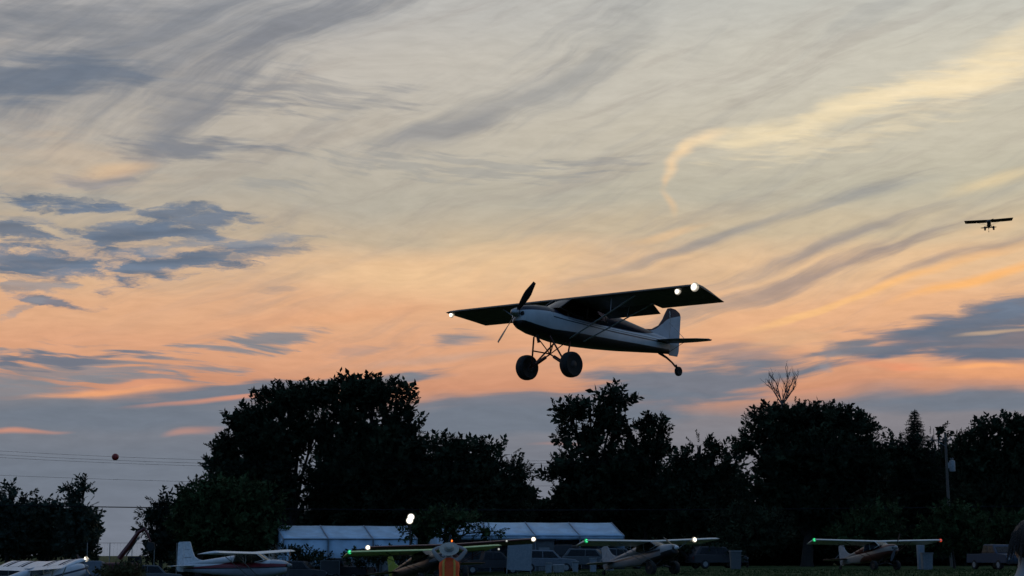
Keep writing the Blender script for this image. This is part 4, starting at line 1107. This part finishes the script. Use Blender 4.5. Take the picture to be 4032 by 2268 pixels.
# ------------------------------------------------------------------ long tent
def gable_tent(label, pxl, pxr, ridge_px, Y0, nb, closed, win=()):
    pL = at(pxl, 2185, Y0 - 1.5); pR = at(pxr, 2185, Y0 + 1.5)
    axis = Vector((pR.x - pL.x, 3.0, 0)); Lg = axis.length; yaw = math.atan2(axis.y, axis.x)
    zb = gz((pL.x + pR.x) / 2, Y0) - .05
    root = empty('event_tent', (pL.x, Y0 - 1.5, zb), (0, 0, yaw))
    ridge = at((pxl + pxr) / 2, ridge_px, Y0).z - zb; Wt = 4.2; eave = ridge - 1.15
    prof = [(-Wt, .0), (-Wt, eave), (-Wt * .66, eave + .36), (-Wt * .33, eave + .74), (0, ridge), (Wt * .33, eave + .74), (Wt * .66, eave + .36), (Wt, eave), (Wt, 0)]
    bay = Lg / nb
    for i in range(nb):
        x0, x1 = i * bay + .05, (i + 1) * bay - .05
        near = ('wall_panel', prof[:2]) if closed else ('valance', [(-Wt, eave - .32), (-Wt, eave)])
        for nm, seg in (near, ('roof_panel', prof[1:5]), ('roof_panel', prof[4:8]), ('wall_panel', prof[7:])):
            k = len(seg); ns = 7; vs = []
            for a_ in range(ns):
                t = a_ / (ns - 1); sg = .10 * math.sin(math.pi * t) + .012 * math.sin(9 * t + i)
                for j, (y, z) in enumerate(seg):
                    mid = 1 if (k == 4 and j in (1, 2)) else .25
                    vs.append(Vector((x0 + (x1 - x0) * t, y + (.03 * math.sin(14 * t + j + i) if k == 2 else 0), z - sg * mid * (1 if z > .1 else 0))))
            mb = MB(); mb.add(vs, [(a_ * k + b_, a_ * k + b_ + 1, (a_ + 1) * k + b_ + 1, (a_ + 1) * k + b_) for a_ in range(ns - 1) for b_ in range(k - 1)])
            ob = mb.build(nm, 'tent', root)
            so = ob.modifiers.new('thick', 'SOLIDIFY'); so.thickness = .02
    for i in range(nb + 1):
        MB().tube([(i * bay, y * 1.005, z + .015) for y, z in prof], .055, 6).build('frame_arch', 'tentseam', root)
    MB().tube([(0, -Wt * 1.005, eave), (Lg, -Wt * 1.005, eave)], .05, 6).build('eave_beam', 'tentseam' if closed else 'tent', root)
    for i in range(nb + 1):
        if i % 2 == 0: MB().tube([(i * bay, -Wt, eave), (i * bay + .1, -Wt - 1.6, 0)], .012, 5).build('guy_rope', 'wire', root)
    for x in (.03, Lg - .03):
        mb = MB(); k = len(prof); mb.add([(x, y * .99, z - .01) for y, z in prof], [tuple(range(k))]); ob = mb.build('gable_panel', 'tent', root)
        so = ob.modifiers.new('thick', 'SOLIDIFY'); so.thickness = .02
    for (i, w_, z0, z1, mname) in win:
        MB().box(((i + .5) * bay, -Wt - .03, (z0 + z1) / 2), (w_, .04, z1 - z0)).build('door_flap', mname, root)
    tag(root, label, 'tent', 'white event tents below the trees')
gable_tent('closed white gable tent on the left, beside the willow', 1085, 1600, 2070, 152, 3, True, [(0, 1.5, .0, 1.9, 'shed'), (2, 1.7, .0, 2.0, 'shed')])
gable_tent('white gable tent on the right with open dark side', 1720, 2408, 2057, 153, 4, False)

# ------------------------------------------------------------------ vehicles, trailers and gear on the field edge
def prism(poly, y0, y1, inset=0.0, zin=None):
    mb = MB(); n = len(poly)
    def yy(y, z): return y - math.copysign(inset, y) * (1 if zin is not None and z > zin else 0)
    mb.add([(x, yy(y0, z), z) for x, z in poly] + [(x, yy(y1, z), z) for x, z in poly],
           [tuple(range(n)), tuple(range(n, 2 * n))[::-1]] + [(i, (i + 1) % n, n + (i + 1) % n, n + i) for i in range(n)])
    return mb
def vehicle(name, label, px, Y, yaw, kind, m, cat='car', scale=1.0):
    p_ = stand(px, Y); root = empty(name, p_, (0, 0, yaw), scale)
    if kind == 'suv':
        body = [(2.3, .45), (2.35, .75), (2.2, .98), (1.1, 1.08), (-2.2, 1.12), (-2.32, .9), (-2.3, .42)]
        cab = [(1.05, 1.08), (.45, 1.68), (-1.7, 1.72), (-2.15, 1.12)]
        wins = [[(.80, 1.13), (.40, 1.58), (-.35, 1.60), (-.35, 1.13)], [(-.42, 1.13), (-.42, 1.60), (-1.55, 1.62), (-1.85, 1.15)]]
    elif kind == 'pickup':
        body = [(2.65, .5), (2.7, .85), (2.55, 1.08), (1.4, 1.15), (-.75, 1.15), (-.75, 1.12), (-2.6, 1.12), (-2.65, .5)]
        cab = [(1.35, 1.15), (.75, 1.78), (-.55, 1.80), (-.72, 1.15)]
        wins = [[(1.08, 1.2), (.68, 1.68), (.1, 1.70), (.1, 1.2)], [(.03, 1.2), (.03, 1.70), (-.5, 1.71), (-.62, 1.2)]]
    else:                                   # van
        body = [(2.5, .4), (2.55, .85), (2.3, 1.1), (1.85, 1.2), (-2.5, 1.2), (-2.55, .4)]
        cab = [(1.85, 1.2), (1.25, 2.0), (-2.4, 2.08), (-2.5, 1.2)]
        wins = [[(1.6, 1.25), (1.15, 1.85), (.3, 1.88), (.3, 1.25)], [(.2, 1.25), (.2, 1.88), (-.9, 1.9), (-.9, 1.25)], [(-1.0, 1.25), (-1.0, 1.9), (-2.2, 1.92), (-2.25, 1.25)]]
    b = prism(body, -.9, .9).build('body', m, root, smooth=False)
    bv = b.modifiers.new('bevel', 'BEVEL'); bv.width = .06; bv.segments = 2
    c = prism(cab, -.84, .84, .12, 1.3).build('cabin', m, root, smooth=False)
    bv = c.modifiers.new('bevel', 'BEVEL'); bv.width = .05; bv.segments = 2
    for wpoly in wins:
        for s in (-1, 1):
            prism(wpoly, s * .86, s * .80, .115, 1.3).build('side_window', 'darkglass', root, smooth=False)
    fx0, fz0, fx1, fz1 = cab[0][0], cab[0][1], cab[1][0], cab[1][1]
    MB().add([(fx0 + .012 - .03, -.72, fz0 + .06), (fx0 + .012 - .03, .72, fz0 + .06), (fx1 + .06, .64, fz1 - .07), (fx1 + .06, -.64, fz1 - .07)], [(0, 1, 2, 3)]).build('windscreen', 'darkglass', root, smooth=False)
    xf = body[0][0]
    for x in (xf * .62, -xf * .60):
        for s in (-1, 1):
            w = MB().lathe([(.10, -.09), (.22, -.11), (.33, -.10), (.36, -.05), (.36, .05), (.33, .10), (.22, .11), (.10, .09)], (x, s * .82, .36), 'Y', 20).build('wheel', 'rubber', root)
            MB().lathe([(.03, -.115), (.2, -.112), (.2, .112), (.03, .115)], (x, s * .82, .36), 'Y', 14).build('rim', 'grey', w)
    for s in (-1, 1):
        MB().box((xf + .0, s * .68, .80), (.10, .32, .14)).build('headlight', 'steel', root)
        MB().box((-xf + .0, s * .74, .85), (.08, .16, .22)).build('tail_light', 'darkred', root)
    MB().box((xf + .02, 0, .52), (.12, 1.7, .16)).build('bumper', 'darksteel', root)
    tag(root, label, cat)
    return root
vehicle('parked_car', 'pale vehicle parked right of the tilted white panel', 2150, 139, R(8), 'suv', 'carwhite')
vehicle('parked_car', 'grey vehicle behind the tail of the striped plane', 2330, 143, R(-12), 'suv', 'cargrey')
vehicle('parked_truck', 'dim blue pickup at the right beside the spectator', 3925, 128, R(-74), 'pickup', 'carblue', 'truck')
vehicle('parked_car', 'dark vehicle in shade right of the striped plane', 2820, 140, R(20), 'suv', 'cardark')
vehicle('parked_truck', 'dark pickup standing before the left tent', 1340, 140, R(160), 'pickup', 'cardark', 'truck')
vehicle('parked_car', 'dark van among the gear behind the striped plane', 2235, 147, R(80), 'van', 'cardark')
vehicle('parked_car', 'grey car left of the excavator boom, behind the white wings', 60, 140, R(10), 'suv', 'cargrey')
vehicle('parked_car', 'pale car right of the excavator, beside the ragged bushy tree', 600, 140, R(14), 'suv', 'cargrey')
vehicle('parked_car', 'pale blue van behind the right wing tip of the leftmost plane', 362, 112, R(100), 'van', 'carwhite')
vehicle('parked_car', 'dark car at the tail of the striped plane', 2440, 150, R(5), 'suv', 'cargrey')

def trailer(label, px, Y, yaw, size, m, doors=True):
    p_ = stand(px, Y); root = empty('cargo_trailer', p_, (0, 0, yaw)); l, w, h = size
    b = MB().box((0, 0, .55 + h / 2), (l, w, h)).build('trailer_box', m, root, smooth=False)
    bv = b.modifiers.new('bevel', 'BEVEL'); bv.width = .05; bv.segments = 2
    for x, z, dx_, dz_ in ((0, .58, l * .98, .06), (0, .52 + h, l * .98, .06), (-l / 2 + .04, .55 + h / 2, .06, h), (l / 2 - .04, .55 + h / 2, .06, h)):
        MB().box((x, -w / 2 - .012, z), (dx_, .04, dz_)).build('trim', 'shed', b)
    if doors:
        MB().box((0, -w / 2 - .012, .60 + h / 2), (l * .62, .03, h * .8)).build('door', 'box', root)
    for x in (-.35, .45):
        for s in (-1, 1):
            w_ = MB().lathe([(.1, -.08), (.3, -.09), (.33, -.04), (.33, .04), (.3, .09), (.1, .08)], (x, s * (w / 2 - .02), .33), 'Y', 16).build('wheel', 'rubber', root)
            MB().lathe([(.03, -.1), (.17, -.095), (.17, .095), (.03, .1)], (x, s * (w / 2 - .02), .33), 'Y', 12).build('rim', 'grey', w_)
    MB().tube([(l / 2, -.4, .5), (l / 2 + 1.1, 0, .5)], .04, 6).build('drawbar', 'darksteel', root)
    MB().tube([(l / 2, .4, .5), (l / 2 + 1.1, 0, .5)], .04, 6).build('drawbar', 'darksteel', root)
    tag(root, label, 'trailer')
trailer('white framed trailer standing against the left tent', 1443, 146, R(8), (2.3, 2.0, 1.9), 'shed')
trailer('grey trailer with pale side next to the framed one', 1535, 147, R(8), (1.5, 1.8, 1.6), 'grey', False)
trailer('dark box trailer left of the dark pickup', 1300, 138, R(6), (1.5, 1.4, 1.1), 'cardark', False)
# tilted white panel
p_ = stand(2042, 132)
rt = empty('display_panel', p_, (R(-4), R(3), R(4)))
MB().box((0, 0, 1.45), (1.75, .06, 2.3)).build('board', 'box', rt)
for x in (-.88, .88): MB().box((x, .0, 1.3), (.05, .09, 2.62)).build('frame_post', 'grey', rt)
MB().tube([(0, .05, 2.2), (0, 1.1, .0)], .03, 6).build('rear_stay', 'grey', rt)
tag(rt, 'pale tilted board standing right of the hatted person', 'board')
# grey shed behind
p_ = stand(2120, 150)
rt = empty('field_shed', p_, (0, 0, R(8)))
MB().box((0, 0, 1.25), (2.3, 2.2, 2.5)).build('wall', 'shed', rt)
MB().box((0, 0, 2.58), (2.6, 2.5, .14)).build('roof', 'darksteel', rt)
MB().box((.3, -1.12, 1.0), (.9, .05, 1.9)).build('door', 'grey', rt)
tag(rt, 'small grey shed with flat dark roof in front of the right tent', 'shed')
# metal goods frame by the tent
p_ = stand(1270, 143)
rt = empty('pipe_frame', p_, (0, 0, R(6)))
for x in (-.9, 0, .9):
    for y in (-.4, .4): MB().tube([(x, y, 0), (x, y, 2.2)], .03, 6).build('post', 'steel', rt)
for z in (1.1, 2.2):
    for y in (-.4, .4): MB().tube([(-.9, y, z), (.9, y, z)], .03, 6).build('rail', 'steel', rt)
tag(rt, 'low pipe frame standing before the left tent', 'frame')
vehicle('parked_truck', 'dark pickup under the open right tent', 1930, 143, R(12), 'pickup', 'cardark', 'truck')
vehicle('parked_car', 'dark car before the left tent, beside the bush', 1180, 138, R(-8), 'suv', 'cardark')
# small bins, drums and boxes
def bin_(px, Y, w, h, label, m='box', lid=True):
    p_ = stand(px, Y); rt = empty('waste_bin', p_)
    b = MB().box((0, 0, h / 2), (w * .85, w * .85, h), taper=(1.15, 1.15)).build('bin_body', m, rt, smooth=False)
    bv = b.modifiers.new('bevel', 'BEVEL'); bv.width = .03
    if lid: MB().box((0, -.02, h + .03), (w * 1.08, w * 1.08, .07)).build('lid', 'grey', rt)
    tag(rt, label, 'bin', 'bins and boxes on the field edge')
bin_(2160, 131, .5, .7, 'small pale bin nearest the tilted board')
bin_(2265, 130, .45, .75, 'small pale bin left of the striped plane, middle of three')
bin_(2335, 128, .5, .95, 'pale bin close behind the striped plane tail')
bin_(3648, 126, .75, 1.15, 'pale wide-topped bin right of the far right plane')
bin_(3625, 128, .5, 1.75, 'tall pale box behind the wide-topped bin', lid=False)
bin_(2400, 137, .7, .9, 'grey box below the wing of the striped plane', 'grey')
bin_(2895, 131, .8, 1.3, 'dim grey box right of the striped plane wing', 'shed')
bin_(2200, 133, .9, .6, 'grey crate low beside the pale vehicle', 'grey', False)

# light tower with two floodlights
p_ = stand(1615, 136)
rt = empty('light_tower', p_)
H = at(1615, 2036, 136).z - p_.z
MB().box((0, 0, .6), (1.6, 1.0, .8)).build('generator_box', 'shed', rt)
MB().tube([(0, 0, .9), (0, 0, H * .6), (0, 0, H * .6 + .01), (0, 0, H + .1)], [.08, .08, .055, .055], 10).build('mast', 'darksteel', rt)
for dx_, z in ((.05, H), (-.05, H - .26)):
    hd = MB().box((dx_, -.10, z), (.42, .16, .32)).build('floodlight', 'darksteel', rt)
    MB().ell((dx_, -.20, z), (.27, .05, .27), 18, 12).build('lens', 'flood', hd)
for x in (-.4, .4):
    MB().lathe([(.08, -.08), (.26, -.09), (.28, 0), (.26, .09), (.08, .08)], (x, -.55, .28), 'Y', 14).build('wheel', 'rubber', rt)
tag(rt, 'lit pair of floodlights on a mast in front of the tent trees', 'light tower')

# excavator with raised boom
def excavator():
    Y = 139; p_ = stand(500, Y); rt = empty('excavator', p_, (0, 0, R(6)))
    for s in (-1, 1):
        t = MB(); t.tube([(-1.3, s * .85, .12), (-1.5, s * .85, .40), (-1.3, s * .85, .72), (1.3, s * .85, .72), (1.5, s * .85, .40), (1.3, s * .85, .12), (-1.3, s * .85, .12)], .16, 8); t.build('track', 'rubber', rt)
        MB().box((0, s * .85, .42), (2.5, .28, .5)).build('track_frame', 'darksteel', rt)
    MB().lathe([(.6, .7), (.6, .95)], (0, 0, 0), 'Z', 16).build('turntable', 'darksteel', rt)
    b = MB().box((-.35, 0, 1.45), (2.6, 1.9, .95)).build('engine_deck', 'darkred', rt)
    bv = b.modifiers.new('bevel', 'BEVEL'); bv.width = .12; bv.segments = 2
    cb = MB().box((.55, .5, 1.75), (1.1, .85, 1.3), taper=(.88, .9)).build('cab', 'darksteel', rt)
    for s, y in ((-1, .06), (1, .945)):
        MB().box((.55, y, 2.0), (.78, .02, .62)).build('window', 'darkglass', cb)
    z0 = 1.6; kk = Y / FPX
    def q(px, py): w = at(px, py, Y) - p_; return Vector((w.x * math.cos(R(-6)), -.25, w.z))
    A, B, C_, D_, E_ = q(470, 2200), q(512, 2146), q(546, 2096), q(572, 2080), q(594, 2132)
    bm_ = MB(); bm_.tube([A, A.lerp(B, .5), B, C_, D_], [.30, .32, .30, .24, .17], 6, flat=.7); bm_.build('boom', 'darkred', rt)
    MB().tube([D_ + Vector((-.15, 0, .05)), D_.lerp(E_, .3), E_], [.16, .15, .09], 6, flat=.7).build('stick', 'darkred', rt)
    MB().tube([A.lerp(B, .3) + Vector((.3, 0, -.1)), B.lerp(C_, .8) + Vector((.15, 0, -.2))], .06, 8).build('hydraulic_ram', 'steel', rt)
    bk = prism([(0, 0), (.45, -.1), (.55, -.55), (.2, -.75), (-.1, -.45)], -.4, .4)
    bk.v = [(x + E_.x - .2, y + E_.y, z + E_.z) for x, y, z in bk.v]; bk.build('bucket', 'darksteel', rt, smooth=False)
    tag(rt, 'dark red excavator with raised bent boom in the clear gap', 'excavator')
excavator()

# fence in the clear gap
p0, p1 = at(330, 2185, 152), at(700, 2185, 152)
rt = empty('wire_fence', (p0.x, 152, gz(p0.x, 152)))
ht = at(450, 2137, 152).z - rt.location.z
Lf = p1.x - p0.x; npost = 5
for i in range(npost):
    x = Lf * (i + .15) / (npost - .8); MB().tube([(x, 0, -.2), (x, 0, ht)], .035, 8).build('post', 'steel', rt)
for z in (ht - .02, ht * .55):
    MB().tube([(0, .04, z), (Lf, .04, z)], .015, 5).build('line_wire', 'wire', rt)
ms = MB()
for i in range(int(Lf / .28)):
    x = i * .28
    ms.tube([(x, .05, 0.2), (x, .05, ht)], .004, 3, False)
tag(ms.build('mesh_wire', 'wire', rt), kind='stuff')
tag(rt, 'tall thin wire fence crossing the clear gap', 'fence')

# ------------------------------------------------------------------ people
def skin_body(name, joints, edges, m, parent, sub=2):
    me = bpy.data.meshes.new(name); ks = list(joints)
    me.from_pydata([joints[k][0] for k in ks], [], []); me.edges.add(len(edges))
    for e, (a, b_) in zip(me.edges, edges): e.vertices = (ks.index(a), ks.index(b_))
    me.update()
    ob = bpy.data.objects.new(name, me); COL.objects.link(ob); ob.parent = parent
    sk = ob.modifiers.new('skin', 'SKIN'); sk.use_smooth_shade = True
    for i, k in enumerate(ks):
        v = me.skin_vertices[0].data[i]; rr = joints[k][1]; v.radius = rr if isinstance(rr, tuple) else (rr, rr); v.use_root = (k == 'pelvis')
    ss = ob.modifiers.new('sub', 'SUBSURF'); ss.levels = sub; ss.render_levels = sub
    me.materials.append(M[m])
    return ob
def hand(parent, wrist, d, side, up):
    """palm and five curled fingers; d = direction of the hand, side = thumb side"""
    d, up = Vector(d).normalized(), Vector(up).normalized(); sd_ = Vector(side).normalized()
    hb = MB(); w0 = Vector(wrist)
    hb.tube([w0, w0 + d * .045, w0 + d * .09], [.026, .040, .036], 8, flat=.5)
    for i, (off, ln) in enumerate(((-.028, .075), (-.009, .085), (.010, .08), (.028, .062))):
        b0 = w0 + d * .085 + sd_ * -off
        hb.tube([b0, b0 + d * ln * .45 + up * -.01, b0 + d * ln * .75 + up * -.035, b0 + d * ln * .78 + up * -.06], [.009, .009, .008, .006], 6)
    t0 = w0 + d * .03 + sd_ * .03
    hb.tube([t0, t0 + sd_ * .025 + d * .025, t0 + sd_ * .03 + d * .055 - up * .02], [.012, .011, .008], 6)
    hb.build('hand', 'skin', parent)

def spotter():
    Y = 39.3; p_ = stand(1769, Y)
    rt = empty('person', p_)
    J = {'pelvis': ((0, 0, .93), (.15, .11)), 'waist': ((0, 0, 1.08), (.14, .10)), 'chest': ((0, .0, 1.26), (.165, .115)), 'collar': ((0, -.01, 1.39), (.10, .075)), 'neck': ((0, .0, 1.47), .055),
         'skull': ((0, .005, 1.55), (.075, .085)), 'head': ((0, -.01, 1.62), (.078, .095)), 'crown': ((0, -.03, 1.69), .06)}
    E_ = [('pelvis', 'waist'), ('waist', 'chest'), ('chest', 'collar'), ('collar', 'neck'), ('neck', 'skull'), ('skull', 'head'), ('head', 'crown')]
    for s, n in ((-1, 'l'), (1, 'r')):
        J.update({n + 'sh': ((s * .185, 0, 1.385), .062), n + 'el': ((s * .37, .10, 1.60), .046), n + 'fa': ((s * .25, .22, 1.66), .042), n + 'wr': ((s * .13, .32, 1.70), .03),
                  n + 'hip': ((s * .10, 0, .88), .095), n + 'kn': ((s * .12, .02, .50), .06), n + 'an': ((s * .13, -.02, .10), .042), n + 'toe': ((s * .14, .14, .05), .04)})
        E_ += [('collar', n + 'sh'), (n + 'sh', n + 'el'), (n + 'el', n + 'fa'), (n + 'fa', n + 'wr'), ('pelvis', n + 'hip'), (n + 'hip', n + 'kn'), (n + 'kn', n + 'an'), (n + 'an', n + 'toe')]
    skin_body('body', J, E_, 'shirt', rt)
    for s in (-1, 1): hand(rt, (s * .13, .32, 1.70), (-s * .6, .6, .35), (0, -.5, .8), (0, .6, .5))
    # face, looking up away from the camera
    fc = MB(); fc.ell((0, .03, 1.60), (.078, .088, .105), 16, 12, (R(25), 0, 0)); fc.tube([(0, .115, 1.635), (0, .135, 1.60)], [.012, .018], 6); fo = fc.build('face', 'skin', rt)
    for s in (-1, 1):
        MB().ell((s * .032, .108, 1.645), (.012, .008, .009), 8, 6).build('eye', 'black', fo)
        MB().ell((s * .08, .02, 1.60), (.012, .025, .035), 8, 6).build('ear', 'skin', fo)
    MB().ell((0, .118, 1.56), (.025, .008, .008), 8, 6).build('mouth', 'darkred', fo)
    hr = MB(); hr.ell((0, -.035, 1.60), (.085, .07, .09), 14, 10); hr.build('hair', 'hair', rt)
    # vest
    v = MB()
    def vring(z, hx, hy, cy=0): return [Vector((hx * math.copysign(abs(math.cos(t)) ** .75, math.cos(t)), cy + hy * math.copysign(abs(math.sin(t)) ** .8, math.sin(t)), z)) for t in [2 * math.pi * k / 24 for k in range(24)]]
    v.loft([vring(.80, .225, .165), vring(.95, .225, .16), vring(1.10, .215, .15), vring(1.25, .225, .15), vring(1.34, .215, .135), vring(1.41, .15, .10), vring(1.45, .085, .075)], False)
    vo = v.build('safety_vest', 'orange', rt)
    for s in (-1, 1):
        st = MB(); yy = lambda z: -np.interp(z, [.80, .95, 1.10, 1.25, 1.34, 1.41], [.165, .16, .15, .15, .135, .10])
        pts = [(s * .12, float(yy(z)) - .004 + .012, z) for z in (.80, .95, 1.10, 1.25, 1.34)] + [(s * .10, -.085, 1.41)]
        vs = []
        for x, y, z in pts: vs += [(x - .024, y - .02, z), (x + .024, y - .02, z)]
        st.add(vs, [(2 * i, 2 * i + 1, 2 * i + 3, 2 * i + 2) for i in range(len(pts) - 1)])
        ob = st.build('reflective_stripe', 'yellow', vo); so = ob.modifiers.new('t', 'SOLIDIFY'); so.thickness = .006
    # trousers
    tr = MB()
    for s in (-1, 1):
        tr.tube([(s * .09, 0, .95), (s * .11, 0, .80), (s * .12, .01, .50), (s * .13, -.015, .12)], [.135, .115, .085, .075], 12)
    tr.build('trousers', 'jeans', rt)
    for s in (-1, 1):
        MB().ell((s * .135, .05, .06), (.05, .14, .06), 12, 8).build('shoe', 'shoe', rt)
    # broad hat, tipped back
    ht_ = MB(); ht_.lathe([(.02, .115), (.07, .11), (.095, .085), (.10, .02), (.105, .0), (.16, -.012), (.215, .004), (.218, -.002), (.16, -.022), (.10, -.012), (.09, .0)], (0, 0, 0), 'Z', 30)
    h_ = ht_.build('sun_hat', 'hat', rt); h_.location = (0, -.075, 1.635); h_.rotation_euler = (R(42), 0, 0)
    MB().lathe([(.1005, .03), (.104, .03), (.108, .003), (.1045, .003)], (0, 0, 0), 'Z', 26).build('hat_band', 'grey', h_)
    tag(rt, 'person in orange safety vest and broad hat, arms raised to the face, seen from behind', 'person')
spotter()

def spectator():
    Y = 8.7; p_ = at(4060, 2185, Y); p_.z = 0.0
    rt = empty('person', p_)
    top = at(4060, 2042, Y).z
    d0 = top - 1.245
    J = {'pelvis': ((0, -.1, .48), (.16, .13)), 'waist': ((0, -.12, .64), (.14, .11)), 'chest': ((0, -.08, .76), (.155, .12)), 'collar': ((0, -.03, .88), (.09, .07)), 'neck': ((0, .0, 1.03 + d0), .055), 'skull': ((0, .02, 1.09 + d0), .07), 'head': ((0, .02, 1.15 + d0), .075)}
    E_ = [('pelvis', 'waist'), ('waist', 'chest'), ('chest', 'collar'), ('collar', 'neck'), ('neck', 'skull'), ('skull', 'head')]
    for s, n in ((-1, 'l'), (1, 'r')):
        J.update({n + 'sh': ((s * .17, -.03, .82), .06), n + 'el': ((s * .24, .08, .68), .048), n + 'wr': ((s * .16, .32, .62), .032), n + 'hip': ((s * .10, -.05, .47), .09), n + 'kn': ((s * .13, .40, .50), .065), n + 'an': ((s * .13, .42, .10), .045), n + 'toe': ((s * .14, .58, .05), .04)})
        E_ += [('collar', n + 'sh'), (n + 'sh', n + 'el'), (n + 'el', n + 'wr'), ('pelvis', n + 'hip'), (n + 'hip', n + 'kn'), (n + 'kn', n + 'an'), (n + 'an', n + 'toe')]
    skin_body('body', J, E_, 'shirt', rt)
    for s in (-1, 1): hand(rt, (s * .16, .32, .62), (-s * .2, 1, -.1), (-s, 0, 0), (0, .1, 1))
    hz = 1.13 + d0
    f = MB(); f.ell((0, .025, hz), (.076, .098, .112), 18, 14); f.tube([(0, .118, hz + .01), (0, .138, hz - .025)], [.012, .018], 6); fo = f.build('face', 'skin', rt)
    for s in (-1, 1):
        MB().ell((s * .032, .112, hz + .01), (.013, .009, .01), 8, 6).build('eye', 'black', fo)
        MB().ell((s * .08, .0, hz - .01), (.012, .024, .034), 8, 6).build('ear', 'skin', fo)
    MB().ell((0, .118, hz - .05), (.025, .008, .008), 8, 6).build('mouth', 'darkred', fo)
    # hair: cap of strands
    hr = MB(); rr = random.Random(9)
    hr.ell((0, -.015, hz + .012), (.088, .10, .104), 18, 14)
    for i in range(420):
        a = rr.uniform(0, 2 * math.pi); e = rr.uniform(-.1, 1.5)
        n_ = Vector((math.cos(a) * math.cos(e), math.sin(a) * math.cos(e), math.sin(e)))
        if n_.y > .55 and n_.z < .55: continue
        b0 = Vector((0, -.015, hz + .012)) + Vector((n_.x * .086, n_.y * .098, n_.z * .102))
        dn = Vector((n_.x * .25, -.1, -1)).normalized(); ln = rr.uniform(.05, .13)
        hr.tube([b0, b0 + n_ * .010 + dn * ln * .4, b0 + n_ * .012 + dn * ln], [.004, .0035, .001], 4, False)
    hr.build('hair', 'hair', rt)
    tag(rt, 'seated spectator with dark hair at the right frame edge', 'person')
    # camp chair
    ch = empty('camp_chair', (p_.x, Y - .08, 0))
    MB().box((0, 0, .40), (.52, .48, .03)).build('seat', 'blue', ch)
    MB().box((0, -.27, .66), (.52, .03, .50), (R(10), 0, 0)).build('backrest', 'blue', ch)
    for sx in (-1, 1):
        for sy in (-1, 1):
            MB().tube([(sx * .27, sy * .25, 0), (sx * .25, -sy * .22, .40)], .011, 6).build('leg', 'darksteel', ch)
        MB().tube([(sx * .27, -.26, .38), (sx * .27, -.33, .92)], .011, 6).build('post', 'darksteel', ch)
    tag(ch, 'folding camp chair under the seated spectator', 'chair')
spectator()
